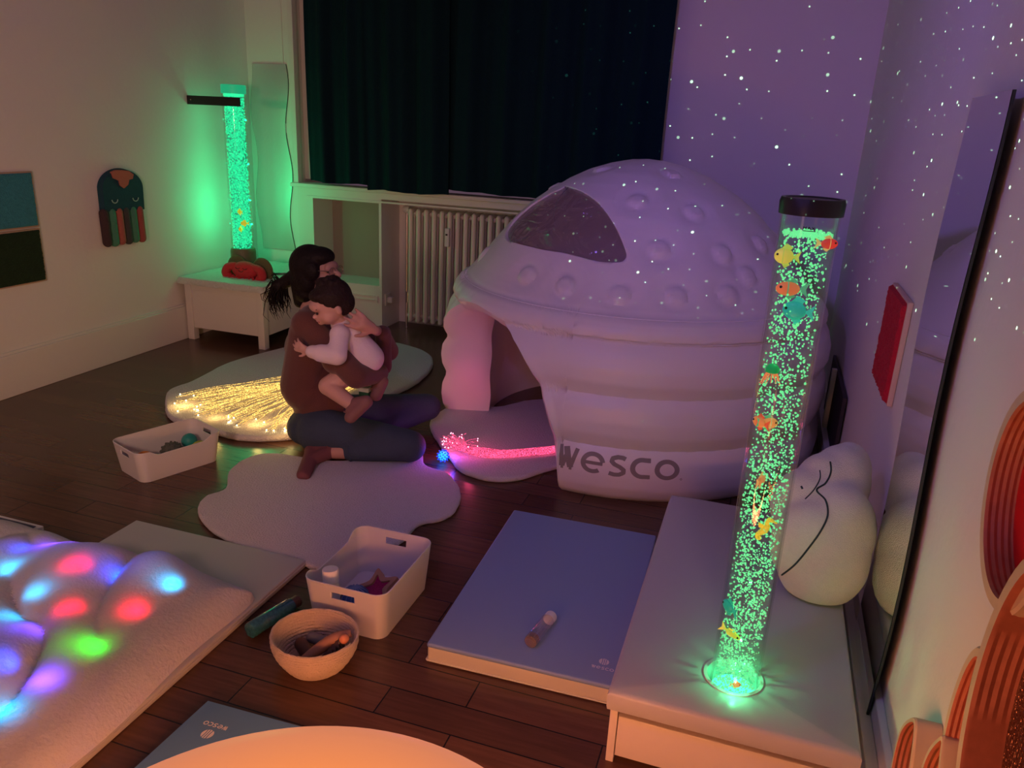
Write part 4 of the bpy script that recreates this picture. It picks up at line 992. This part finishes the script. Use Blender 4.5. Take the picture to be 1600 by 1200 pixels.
# ------------------------------------------------------------------ rope basket
bk0 = Vector((-1.105, 1.690, 0)); bk = thing('rope_basket', 'small cream coiled rope basket in front of the white bin', 'basket', tuple(bk0))
ROPE = mat('cream_rope', (.70, .56, .44), .9, bump=.8, bscale=180)
pts = []; turns = 12; h = .112
for i in range(turns*64):
    t = i/(turns*64-1); z = .005+(h-.008)*t; r = .082+.040*math.sin(min(1, t*1.15)*PI/2); a = i/64*2*PI; pts.append(bk0+Vector((r*1.03*math.cos(a), r*.97*math.sin(a), z)))
mb = MB(); mb.tube(pts, [.0047*(1+.16*math.sin(i*1.9)) for i in range(len(pts))], 6); mb.build('coiled_wall', ROPE, bk)
sp = [bk0+Vector(((.004+.080*i/700)*math.cos(i*.14), (.004+.080*i/700)*math.sin(i*.14), .006)) for i in range(700)]; MB().tube(sp, .0050, 6).build('coiled_bottom', ROPE, bk)
# toys inside the basket
def stick(a, b, r, m, name, label, cat): o = MB().capsule(a, b, r, r*.85, 14).build(name, m, loc=a); tag(o, label, cat); return o
WD1 = mat('toy_wood', (.42, .20, .13), .5); WD2 = mat('toy_wood_dark', (.10, .045, .035), .5)
arcp = crom([(-1.125, 1.625, .035), (-1.09, 1.675, .060), (-1.05, 1.71, .088), (-1.01, 1.735, .100)], 6, False)
o = MB().tube(arcp, [.010+.008*math.sin(i/len(arcp)*PI) for i in range(len(arcp))], 14).build('wooden_arch', WD1, loc=arcp[0]); tag(o, 'curved reddish wooden piece leaning inside the rope basket', 'toy')
rt = thing('wooden_rattle', 'wooden rattle with an orange knob at the right rim of the basket', 'toy', (-1.02, 1.70, .09))
MB().capsule((-1.06, 1.67, .05), (-1.02, 1.705, .098), .009, .009).build('handle', WD2, rt); MB().ball((-1.010, 1.695, .108), .0145).build('knob', mat('orange_knob', (.70, .26, .14), .5), rt)
for k in range(4): MB().lathe([(.010, -.003), (.018, -.003), (.018, .003), (.010, .003)], Vector((-1.022, 1.704, .085))-Vector((.008, .007, .009))*k, 18, Vector((.7, .6, .4)).to_track_quat('Z', 'Y').to_matrix(), True).build('disc', WD2, rt)
stick((-1.16, 1.70, .045), (-1.08, 1.64, .035), .020, WD2, 'wooden_shaker', 'dark wooden shaker lying at the bottom of the rope basket', 'toy')
stick((-1.15, 1.745, .04), (-1.05, 1.73, .045), .018, mat('toy_grey', (.16, .17, .2), .6), 'grey_shaker', 'grey shaker at the back of the rope basket', 'toy')
# sensory bottles
bottle(FL(384, 985, .026)+Vector((.012, 0, 0)), FL(466, 938, .024), .026, .035, mat('teal_liquid', (.03, .16, .20), .12, coat=.8, var=.6, vscale=120), mat('cap_brown', (.14, .06, .05), .5), 'sensory_bottle', 'teal glitter bottle with a brown cap lying between mat and rope basket', ratio=.75)
z_ = .066+.0215
bottle(FL(828, 1004, z_), FL(862, 962, z_), .021, .024, GL, mat('white_cap', (.85, .82, .78), .5), 'sensory_bottle', 'clear bottle with a white cap lying on the blue foam mat', fill=.20, fillm=mat('copper_glitter', (.30, .15, .11), .3, bump=1, bscale=400, var=.6, vscale=400))

# ------------------------------------------------------------------ glowing orange table lamp
lc = Vector((-.504, .614, 0)); R0, H0 = .500, .45
lampo = thing('glowing_lamp_table', 'round glowing orange light table at the bottom edge of the picture', 'lamp', tuple(lc))
def lamp_mat():
    m = bpy.data.materials.new('lamp_shell'); m.use_nodes = True; nt = m.node_tree; N = nt.nodes; L = nt.links; b = N['Principled BSDF']
    b.inputs['Base Color'].default_value = (.30, .20, .16, 1); b.inputs['Roughness'].default_value = .35
    tc = N.new('ShaderNodeTexCoord'); ln = N.new('ShaderNodeVectorMath'); ln.operation = 'LENGTH'; L.new(tc.outputs['Object'], ln.inputs[0])
    cr = N.new('ShaderNodeValToRGB'); e = cr.color_ramp.elements; e[0].position = .52; e[0].color = (1.0, .275, .045, 1); e[1].position = .67; e[1].color = (.56, .18, .10, 1)
    L.new(ln.outputs['Value'], cr.inputs[0]); L.new(cr.outputs[0], b.inputs['Emission Color']); b.inputs['Emission Strength'].default_value = 1.0; return m
pr_ = [(.001, H0-.13), (R0*.80, H0-.13), (R0*.955, H0-.128), (R0*.965, H0-.075), (R0, H0-.068), (R0, H0-.05), (R0*.985, H0-.025), (R0*.94, H0-.006), (R0*.88, H0), (.001, H0+.002)]
MB().lathe(pr_, lc, 96).build('lamp_body', lamp_mat(), lampo)
MB().lathe([(R0-.02, H0-.128), (R0-.012, H0-.128), (R0-.004, H0-.075), (R0-.014, H0-.075)], lc, 96, None, True).build('added_light_band', glow('orange_fill', (1.0, .32, .11), 32.0), lampo)  # glowing ring added under the rim to throw orange on nearby fronts
MB().lathe([(.15, .0), (.16, .01), (.10, .04), (.09, H0-.131), (.001, H0-.131)], lc, 48).build('pedestal', WHITEPL, lampo)

# ------------------------------------------------------------------ padded podium
pod = thing('podium', 'low white wooden podium under the padded mattress and tall bubble column', 'podium', (.07, 2.2, 0))
px0, px1, py0, py1 = -.213, .362, 1.632, 2.80
PW = mat('podium_white', (.70, .62, .58), .45)
mb = MB(); mb.box((px0, py0, 0), (px0+.02, py1, .175), .002); mb.box((px1-.02, py0, 0), (px1, py1, .175), .002); mb.box((px0+.02, py1-.02, 0), (px1-.02, py1, .175)); mb.box((px0+.02, py0+.05, .02), (px1-.02, py0+.06, .172)); mb.build('side_panels', PW, pod, smooth=False)
MB().box((px0+.022, py0+.002, .022), (px1-.022, py0+.020, .145), .0025).build('drawer_front', PW, pod)
mb = MB(); mb.box((px0, py0+.004, .170), (px1, py1, .178)); mb.build('top_board', mat('podium_edge', (.50, .18, .10), .5), pod, smooth=False)
pm = thing('podium_mattress', 'long pale padded mattress on top of the white podium, around the tall bubble column', 'mattress', (.07, 2.2, .178))
# mattress with a round hole for the column
hc = Vector((ta[0]-.004, ta[1]+.006)); hr = .067; X0, X1, Y0, Y1 = px0-.006, px1+.002, py0-.022, py1
def hole_mesh():
    N_ = 64; vs = []; fs = []
    def sqp(a, ins):
        c, s = math.cos(a), math.sin(a); tx = ((X1-ins-hc.x) if c > 0 else (X0+ins-hc.x))/c if abs(c) > 1e-6 else 1e9; ty = ((Y1-ins-hc.y) if s > 0 else (Y0+ins-hc.y))/s if abs(s) > 1e-6 else 1e9
        t = min(tx, ty); return (hc.x+c*t, hc.y+s*t)
    angs = sorted([2*PI*k/N_ for k in range(N_)]+[math.atan2(y-hc.y, x-hc.x) % (2*PI) for x in (X0, X1) for y in (Y0, Y1)])
    layers = [(0, .179), (-.002, .190), (-.002, .222), (.002, .229), (.010, .233)]
    for ins, z in layers: vs += [(*sqp(a, ins), z) for a in angs]
    for z in (.233, .228, .180): rr2 = hr+.003 if z == .233 else hr; vs += [(hc.x+rr2*math.cos(a), hc.y+rr2*math.sin(a), z) for a in angs]
    n = len(angs); L_ = len(layers)+3
    for l in range(L_):
        l2 = (l+1) % L_
        for i in range(n): fs.append((l*n+i, l*n+(i+1) % n, l2*n+(i+1) % n, l2*n+i))
    return MB().add(vs, fs)
hole_mesh().build('mattress_cover', mat('cream_vinyl', (.46, .45, .46), .32, bump=.05, bscale=220), pm)
MB().lathe([(hr-.001, 0), (hr+.008, 0), (hr+.008, .0025), (hr-.001, .0025)], (hc.x, hc.y, .233), 48, None, True).build('hole_ring', mat('ring_plastic', (.55, .58, .55), .3), pm)

# ------------------------------------------------------------------ cream cushion with stitched face
cu_loc = FL(1290, 955, .234)
cu = thing('boucle_cushion', 'cream fluffy cushion with stitched curved lines leaning on the right wall', 'cushion', (.26, 2.28, .234))
BOU = mat('cream_boucle', (.72, .68, .58), .95, bump=.5, bscale=420, sheen=.3, var=.06, vscale=80)
mb = MB(); YC = 2.30
def cup(px, py, Y, r, m=None): p = A(px, py, Y); mb.ball(p, r, m); return p
cup(1285, 872, 2.26, (.135, .10, .165)); cup(1300, 830, 2.30, (.125, .11, .16)); cup(1262, 850, 2.24, (.11, .08, .14)); cup(1310, 755, 2.42, (.095, .10, .125)); cup(1275, 785, 2.36, (.10, .08, .11)); cup(1258, 790, 2.33, (.105, .09, .12)); cup(1288, 752, 2.38, (.085, .08, .09)); cup(1322, 740, 2.46, (.075, .08, .105)); cup(1250, 800, 2.32, (.08, .07, .09))
# keep it clear of the wall and podium
mb.v = [(min(v[0], RX-.010-.0), v[1], max(v[2], .235)) for v in mb.v]
cb_ = blob('cushion_body', mb, BOU, cu, .010, 10)
# stitched lines, projected on the cushion surface
from mathutils.bvhtree import BVHTree
def bvh_of(o, off):
    bm = bmesh.new(); bm.from_mesh(o.data); bmesh.ops.translate(bm, verts=bm.verts, vec=off); t = BVHTree.FromBMesh(bm); bm.free(); return t
bt = bvh_of(cb_, Vector(cu.location))
def stitch(pxs, parent, m, r=.0026, bt=bt):
    cur = []
    for q in crom([(a, b, 0) for a, b in pxs], 8, False):
        d = Vector(ray(q.x, q.y)).normalized(); h = bt.ray_cast(Vector(CC), d)
        if h[0] is not None: cur.append(h[0]+h[1]*r*.5)
    if len(cur) > 3: MB().tube(cur, r, 6).build('stitching', m, parent)
STM = mat('dark_thread', (.02, .035, .045), .8)
stitch([(1297, 722), (1298, 738), (1290, 755), (1276, 766), (1290, 782), (1293, 805), (1282, 830), (1262, 858), (1242, 882), (1222, 898)], cu, STM)
stitch([(1281, 735), (1281, 748), (1272, 765), (1258, 780)], cu, STM, .0018)
stitch([(1252, 760), (1254, 764)], cu, STM, .003)

# ------------------------------------------------------------------ right wall: red tile, wooden flower of mirrors
rt_ = thing('fuzzy_wall_tile', 'red carpet tile with a pale wooden edge on the right wall', 'wall tile', (RX, 2.83, .74))
MB().box((RX-.018, 2.655, .742), (RX-.001, 3.03, 1.085), .003).build('tile_frame', mat('tile_wood2', (.66, .46, .36), .6), rt_)
vs = []; fs = []; r = random.Random(8); n = 40
for j in range(n+1):
    for i in range(n+1):
        e = -.002 if i in (0, n) or j in (0, n) else .010+.005*r.random(); vs.append((RX-.018-e, 2.66+.365*i/n, .747+.333*j/n))
for j in range(n):
    for i in range(n): a = j*(n+1)+i; fs.append((a, a+1, a+n+2, a+n+1))
MB().add(vs, fs).build('tile_pile', mat('pile_red', (.55, .01, .035), .95, bump=.8, bscale=170, var=.2, vscale=60), rt_)

fw = thing('wooden_flower_panel', 'thick plywood wall panel with oval openings over red and glittering discs', 'wall toy', (RX, 1.35, .4))
RIM = mat('layered_ply', (.50, .16, .09), .5, var=.3, vscale=40)
def ring_piece(cy, cz, ay, az, tilt, wdt, th, inner, name, squash=0):
    n = 56; ct, st_ = math.cos(tilt), math.sin(tilt)
    def pt(a, k, x):
        y, z = (ay-k)*math.cos(a), (az-k)*math.sin(a)
        if squash: y *= 1-squash*max(0, math.sin(a))**2
        return Vector((x, cy+y*ct-z*st_, cz+y*st_+z*ct))
    A_ = [2*PI*i/n for i in range(n)]
    xf, xb = RX-th, RX-.001
    vs = [pt(a, 0, xb) for a in A_]+[pt(a, 0, xf+.004) for a in A_]+[pt(a, .004, xf) for a in A_]+[pt(a, wdt, xf) for a in A_]
    fs = []
    for l in range(3):
        for i in range(n): fs.append((l*n+i, l*n+(i+1) % n, (l+1)*n+(i+1) % n, (l+1)*n+i))
    MB().add(vs, fs).build('frame_face', WOODP, fw)
    L_ = 9; vs = []; fs = []
    for l in range(L_+1):
        x = xf+(xb-.004-xf)*l/L_; k = wdt+(.0022 if l % 2 else 0); vs += [pt(a, k, x) for a in A_]
    for l in range(L_):
        for i in range(n): fs.append((l*n+i, l*n+(i+1) % n, (l+1)*n+(i+1) % n, (l+1)*n+i))
    MB().add(vs, fs).build('inner_rim', RIM, fw)
    MB().add([pt(a, wdt-.002, xb-.006) for a in A_], [tuple(range(n))]).build(name, inner, fw, smooth=False)
SEQ = mat('bronze_sequins', (.22, .10, .07), .18, .9, bump=1.0, bscale=140, bdetail=1, var=.8, vscale=170)
SEQG = mat('green_sequins', (.02, .30, .12), .18, .9, bump=1.0, bscale=140, bdetail=1, var=.8, vscale=170)
SEQY = mat('gold_sequins', (.70, .62, .30), .18, .9, bump=1.0, bscale=140, bdetail=1, var=.8, vscale=170)
REDD = mat('red_disc', (.55, .01, .02), .35)
ring_piece(1.255, 1.05, .155, .175, -.2, .022, .050, REDD, 'red_disc')
ring_piece(1.237, .650, .070, .150, .06, .018, .046, REDD, 'red_disc')
ring_piece(1.025, .800, .170, .275, .0, .024, .062, SEQ, 'sequin_disc')
ring_piece(1.290, .46, .060, .125, .05, .013, .050, SEQG, 'green_sequin_disc', .6)
MB().ball((RX-.012, 1.225, .60), (.004, .03, .06)).build('sequin_patch', SEQY, fw)
ring_piece(1.47, .36, .070, .120, .15, .012, .050, SEQG, 'green_sequin_disc', .5)

# ------------------------------------------------------------------ woman
wom = thing('seated_woman', 'dark haired person in a brown jumper and jeans sitting on the floor hugging a baby', 'person', tuple(FL(500, 690, 0)))
B = lambda *a: A(*a)
hd = B(493, 425, 3.12); nk = B(489, 482, 3.12); chs = B(492, 535, 3.13); wst = B(488, 600, 3.12); pel = B(505, 655, 3.14); pel.z = max(pel.z, .125)
nsh = B(479, 507, 2.96); fsh = B(512, 500, 3.30); nel = B(556, 588, 2.90); nwr = B(592, 583, 3.08)
fel = B(606, 548, 3.38); fwr = B(589, 517, 3.16)
body = MB()
body.ball(hd+Vector((-.012, 0, .012)), (.095, .075, .100)); body.ball(hd+Vector((.030, 0, -.035)), (.070, .058, .080)); body.ball(hd+Vector((.060, 0, -.085)), (.030, .030, .026))
body.capsule(hd+Vector((.090, -.0, .022)), hd+Vector((.120, 0, -.002)), .011, .015); body.ball(hd+Vector((.085, 0, .03)), (.02, .05, .03))
body.ball(hd+Vector((.088, 0, -.055)), (.014, .022, .007)); body.ball(hd+Vector((.085, 0, -.067)), (.014, .020, .007))
body.capsule(hd+Vector((-.01, 0, -.05)), nk+Vector((0, 0, -.03)), .052, .055)
body.capsule(nk, chs, .06, .11); body.capsule(chs, wst, .10, .10); body.capsule(wst, pel, .09, .10)
body.capsule(fwr+Vector((.02, .03, -.01)), fwr, .026, .023)
# far hand spread on the baby's back
def hand(mb, w, dirv, side, nrm, s=1.0, curl=.25, thumb=1):
    dirv = dirv.normalized(); nrm = nrm.normalized(); sd = dirv.cross(nrm).normalized()*side
    pc = w+dirv*.045*s; mb.capsule(w, w+dirv*.06*s, .021*s, .024*s); 
    for k in (-1, 0, 1): mb.capsule(w+dirv*.02*s+sd*k*.012*s, w+dirv*.075*s+sd*k*.022*s, .015*s, .013*s, 10)
    Ls = [.066, .075, .070, .055]
    for k in range(4):
        o_ = (k-1.5)*.0195*s; a = w+dirv*(.080-.004*abs(k-1.3))*s+sd*o_; d1 = (dirv+sd*(k-1.5)*.13).normalized(); b = a+d1*Ls[k]*.48*s-nrm*curl*.012*s; c = b+d1*Ls[k]*.30*s-nrm*curl*.024*s; e = c+d1*Ls[k]*.22*s-nrm*curl*.03*s
        mb.capsule(a, b, .0098*s, .0090*s, 10); mb.capsule(b, c, .0090*s, .0082*s, 10); mb.capsule(c, e, .0082*s, .0072*s, 10)
    t0_ = w+dirv*.025*s-sd*.022*s*thumb; t1_ = t0_+(dirv*.6-sd*.8*thumb).normalized()*.035*s; t2_ = t1_+(dirv*.85-sd*.45*thumb).normalized()*.028*s
    mb.capsule(t0_, t1_, .0125*s, .0105*s, 10); mb.capsule(t1_, t2_, .0105*s, .0085*s, 10)
hw_ = B(586, 516, 3.02); body.capsule(fwr, hw_, .024, .021); hdir = B(556, 500, 2.955)-hw_; hand(body, hw_, hdir, 1, Vector((.45, -.85, .2)), 1.0, .35)
# near ankle
ank = FL(528, 706, .055); heel = FL(488, 706, .045); toe = FL(472, 742, .035)
knn = FL(640, 697, .095); knn2 = knn.copy(); hipn = B(508, 655, 3.04); hipn.z = .125
body.capsule(ank.lerp(knn, .35), ank, .045, .034); body.capsule(ank, heel, .034, .028)
wbody = blob('body', body, SKIN, wom, .0055, 4)
# face details
mb = MB(); eyeN = hd+Vector((.087, -.034, .016)); mb.ball(eyeN, (.008, .010, .006)); mb.build('eye', mat('eye_dark', (.03, .02, .02), .3), wom)
mb = MB(); mb.ball(hd+Vector((.087, .034, .016)), (.008, .010, .006)); mb.build('eye', mat('eye_dark'), wom)
gl = MB(); 
for s in (-1, 1):
    c_ = hd+Vector((.106, s*.034, .016)); gl.tube([c_+Vector((.002, .025*math.cos(a), .019*math.sin(a))) for a in [2*PI*i/20 for i in range(21)]], .0018, 6, False); gl.tube([c_+Vector((0, s*.025, .006)), hd+Vector((.02, s*.080, .022))], .0016, 6)
gl.tube([hd+Vector((.112, -.009, .018)), hd+Vector((.112, .009, .018))], .0016, 6); gl.build('glasses', mat('thin_metal', (.30, .24, .18), .3, .9), wom)
# hair
hr_ = MB(); hr_.ball(hd+Vector((-.028, 0, .028)), (.100, .088, .098)); hr_.ball(hd+Vector((-.045, 0, -.03)), (.075, .080, .085)); hr_.ball(hd+Vector((.020, 0, .075)), (.075, .070, .045)); hr_.ball(hd+Vector((-.02, -.055, -.025)), (.055, .036, .070)); hr_.ball(hd+Vector((.012, -.068, .015)), (.050, .024, .050)); hr_.capsule(hd+Vector((-.06, -.03, -.05)), nk+Vector((-.055, -.02, .03)), .05, .03); hr_.ball(hd+Vector((-.10, 0, -.035)), (.045, .05, .045))
hr_.ball(hd+Vector((-.035, -.02, -.095)), (.055, .06, .05))
bun = B(436, 446, 3.10); hr_.ball(bun, (.032, .034, .032)); hr_.capsule(bun, hd+Vector((-.09, 0, -.02)), .026, .040)
rh = random.Random(12); hair = blob('hair', hr_, HAIR, wom, .007, 3)
mb = MB()
for k in range(110):
    s_ = bun+Vector((rh.uniform(-.03, .03), rh.uniform(-.03, .03), rh.uniform(-.02, .03))); L_ = rh.uniform(.06, .16); dx = rh.uniform(-.05, .03)
    mb.tube([s_, s_+Vector((dx*.8-.012, rh.uniform(-.02, .02), -L_*.4)), s_+Vector((dx-.005, rh.uniform(-.02, .02), -L_*.8)), s_+Vector((dx*.8+.01, 0, -L_))], [.0028, .0022, .0015, .0006], 4)
for k in range(12):
    s_ = bun+Vector((rh.uniform(-.02, .02), 0, .02)); mb.tube([s_, s_+Vector((rh.uniform(-.05, .0), 0, rh.uniform(.0, .04))), s_+Vector((rh.uniform(-.09, -.01), 0, rh.uniform(-.03, .06)))], [.002, .0015, .0006], 4)
mb.build('ponytail_strands', HAIR, wom, recalc=False)
# jumper
sw = MB(); neckb = nk+Vector((-.005, 0, -.035)); sw.capsule(neckb+Vector((-.0, 0, -.01)), chs, .072, .125)
sw.ball(chs+Vector((-.005, 0, -.02)), (.125, .165, .13)); sw.capsule(chs, wst, .125, .120); sw.ball(wst+Vector((-.01, 0, -.02)), (.125, .15, .12)); sw.capsule(nsh, fsh, .070, .065); sw.ball(nsh+Vector((0, 0, -.01)), .068); sw.capsule(nsh+Vector((-.01, .03, -.05)), wst+Vector((-.03, -.05, 0)), .09, .10); sw.capsule(nsh+Vector((0, .05, .02)), nk+Vector((-.01, 0, -.04)), .06, .06)
sw.capsule(wst+Vector((0, 0, -.04)), B(500, 635, 3.13), .12, .125)
sw.capsule(nsh, nel, .064, .056); sw.capsule(nel, nwr, .056, .046); sw.ball(nel.lerp(nsh, .4)+Vector((0, 0, -.02)), .066)
sw.capsule(fsh, fel, .055, .055); sw.capsule(fel, fwr+Vector((.015, .02, -.01)), .054, .036)
sw.capsule(B(600, 520, 3.2), B(597, 572, 3.2), .035, .048)
jum = blob('jumper', sw, SHIRT, wom, .009, 5)
# jeans
jn = MB(); jn.ball(pel+Vector((-.005, 0, .0)), (.135, .165, .125)); jn.ball(pel+Vector((-.03, 0, -.03)), (.14, .18, .10))
jn.capsule(hipn, knn, .105, .078); jn.capsule(hipn+Vector((-.03, .0, -.01)), knn.lerp(hipn, .5), .112, .092)
jn.capsule(knn, ank.lerp(knn, .20), .074, .052)
hipf = pel+Vector((.03, .11, .0)); knf = FL(668, 636, .12); ankf = FL(590, 672, .055)
jn.capsule(hipf, knf, .095, .072); jn.capsule(knf, ankf, .070, .050)
jn.v = [(v[0], v[1], max(v[2], .004)) for v in jn.v]
jea = blob('jeans', jn, JEANS, wom, .009, 6)
MB().lathe([(.050, -.01), (.056, 0), (.050, .01), (.044, 0)], ank.lerp(knn, .18), 20, (knn-ank).to_track_quat('Z', 'Y').to_matrix(), True).build('jeans_hem', JEANS, wom)
# near sock
so_ = MB(); ak2 = ank.lerp(heel, .35); so_.capsule(ak2, heel, .039, .035); so_.capsule(heel, toe, .034, .026); so_.ball(heel+Vector((-.004, 0, 0)), (.036, .036, .036)); so_.capsule(heel.lerp(toe, .5)+Vector((.02, 0, .0)), toe+Vector((.02, 0, -.004)), .024, .020); so_.capsule(ak2, heel.lerp(toe, .5), .034, .028)
so_.v = [(v[0], v[1], max(v[2], .022)) for v in so_.v]
blob('sock', so_, SOCK, wom, .006, 5)
MB().lathe([(.037, -.006), (.042, 0), (.037, .006), (.033, 0)], ak2, 20, (heel-ank).to_track_quat('Z', 'Y').to_matrix(), True).build('sock_cuff', SOCK, wom)
wt = thing('toy_block', 'small white and green block between the baby\'s feet', 'toy', tuple(B(571, 612, 3.02)))
c_ = B(571, 611, 3.02); MB().box((c_.x-.025, c_.y-.02, c_.z+.0), (c_.x+.025, c_.y+.02, c_.z+.022), .003).build('block_top', mat('block_cream', (.75, .78, .66), .5), wt); MB().box((c_.x-.024, c_.y-.019, c_.z-.032), (c_.x+.024, c_.y+.019, c_.z), .002).build('block_base', mat('block_green', (.02, .12, .06), .5), wt)

# ------------------------------------------------------------------ baby
bab = thing('baby', 'toddler in a white long sleeved top being hugged, facing left with bare legs', 'person', tuple(B(560, 575, 3.0)))
bh = B(516, 475, 2.93); bn = B(533, 502, 2.97); bc = B(545, 522, 2.99); bb_ = B(556, 540, 3.01); bu = B(570, 557, 3.01)
bsh = B(531, 523, 2.91); bel = B(527, 556, 2.84); bwr = B(484, 549, 2.83)
bkn = B(513, 603, 2.90); ban = B(551, 633, 2.86); bhp = B(560, 575, 2.97)
fd = (B(492, 492, 2.88)-bh).normalized()     # facing direction: left, a little down and to the viewer
yaw = math.atan2(fd.y, fd.x)
FR = Matrix.Rotation(yaw, 3, 'Z') @ Matrix.Rotation(math.radians(24), 3, 'Y')
Fp = lambda x, y, z: bh+FR @ Vector((x, y, z))
mb = MB(); mb.ball(bh+FR @ Vector((-.012, 0, .012)), (.086, .076, .082), FR); mb.ball(Fp(.022, 0, -.030), (.058, .060, .052), FR)
for s in (-1, 1):
    mb.ball(Fp(.034, s*.034, -.034), (.034, .030, .030), FR); mb.ball(Fp(-.008, s*.076, -.018), (.014, .009, .020), FR)
mb.ball(Fp(.083, 0, -.020), (.012, .012, .011), FR); mb.ball(Fp(.066, 0, .022), (.022, .045, .024), FR); mb.ball(Fp(.068, 0, -.055), (.016, .018, .012), FR)
mb.ball(Fp(.078, 0, -.040), (.010, .016, .006), FR)
mb.capsule(bh+Vector((.01, 0, -.04)), bn, .038, .040); mb.capsule(bn, bu, .030, .035)
mb.capsule(bhp, bkn, .052, .044); mb.capsule(bkn, ban, .043, .030); mb.ball(ban, .031)
fkn = B(560, 590, 3.10); fan = B(592, 600, 3.06); mb.capsule(B(572, 570, 3.06), fan, .045, .032)
mb.capsule(bwr+Vector((.02, 0, 0)), bwr, .024, .021)
hand(mb, bwr, B(462, 540, 2.83)-bwr, 1, Vector((.1, -1, 0)), .62, .6)
blob('body', mb, SKINB, bab, .0042, 3)
for s in (-1, 1): MB().ball(Fp(.0745, s*.030, -.002), (.006, .011, .0055), FR).build('eye', mat('eye_dark'), bab); MB().tube([Fp(.080-.01*abs(t), s*(.030+t*.014), .018+.003*(1-t*t)) for t in (-1, -.5, 0, .5, 1)], .0016, 5).build('eyebrow', HAIRB, bab)
MB().tube([Fp(.083-.004*abs(t)**2, t*.014, -.043-.003*t*t) for t in (-1, -.5, 0, .5, 1)], .0030, 6).build('lips', mat('lips', (.45, .14, .13), .5), bab)
hb = MB(); hb.ball(Fp(-.022, 0, .026), (.088, .083, .080), FR); hb.ball(Fp(-.045, 0, -.012), (.062, .076, .062), FR); hb.ball(Fp(.030, 0, .062), (.042, .055, .026), FR)
rb = random.Random(4)
for k in range(26): a = rb.uniform(0, 2*PI); u = rb.uniform(.1, 1); d = Vector((-.3+.7*math.cos(a)*u, .85*math.sin(a)*u, .85)).normalized(); hb.ball(Fp(-.02+.088*d.x, .083*d.y, .026+.080*d.z), rb.uniform(.010, .018), None, 8, 6)
blob('hair', hb, HAIRB, bab, .0055, 2)
tp = MB(); tp.capsule(bn+Vector((0, 0, -.012)), bc, .048, .068); tp.capsule(bc, bb_, .070, .074); tp.capsule(bb_, bu, .074, .080); tp.ball(bu+Vector((.012, -.0, -.005)), (.078, .075, .070)); tp.capsule(bsh, bel, .042, .042); tp.capsule(bel, bwr+Vector((.012, 0, 0)), .041, .030); tp.ball(bsh, .046); tp.capsule(bel, bel.lerp(bwr, .6), .043, .040)
blob('top', tp, BABYW, bab, .0065, 4)
for k, (a_, h_, t__) in enumerate(((ban, B(572, 628, 2.86), B(548, 652, 2.82)), (B(590, 596, 3.06), B(597, 596, 3.06), B(588, 618, 3.02)))):
    s_ = MB(); s_.capsule(h_, t__, .030, .027); s_.capsule(a_.lerp(h_, .3), h_, .032, .030); s_.capsule(a_.lerp(h_, .4), a_.lerp(t__, .5), .032, .028); s_.ball(t__, (.028, .030, .026))
    sh2 = blob('shoe', s_, SHOEM, bab, .0055, 4)
    MB().tube([a_.lerp(t__, .35)+Vector((.034*math.cos(a), .034*math.sin(a), .012*math.cos(a))) for a in [2*PI*i/20 for i in range(21)]], .0035, 6, False).build('strap', SHOEM, sh2)
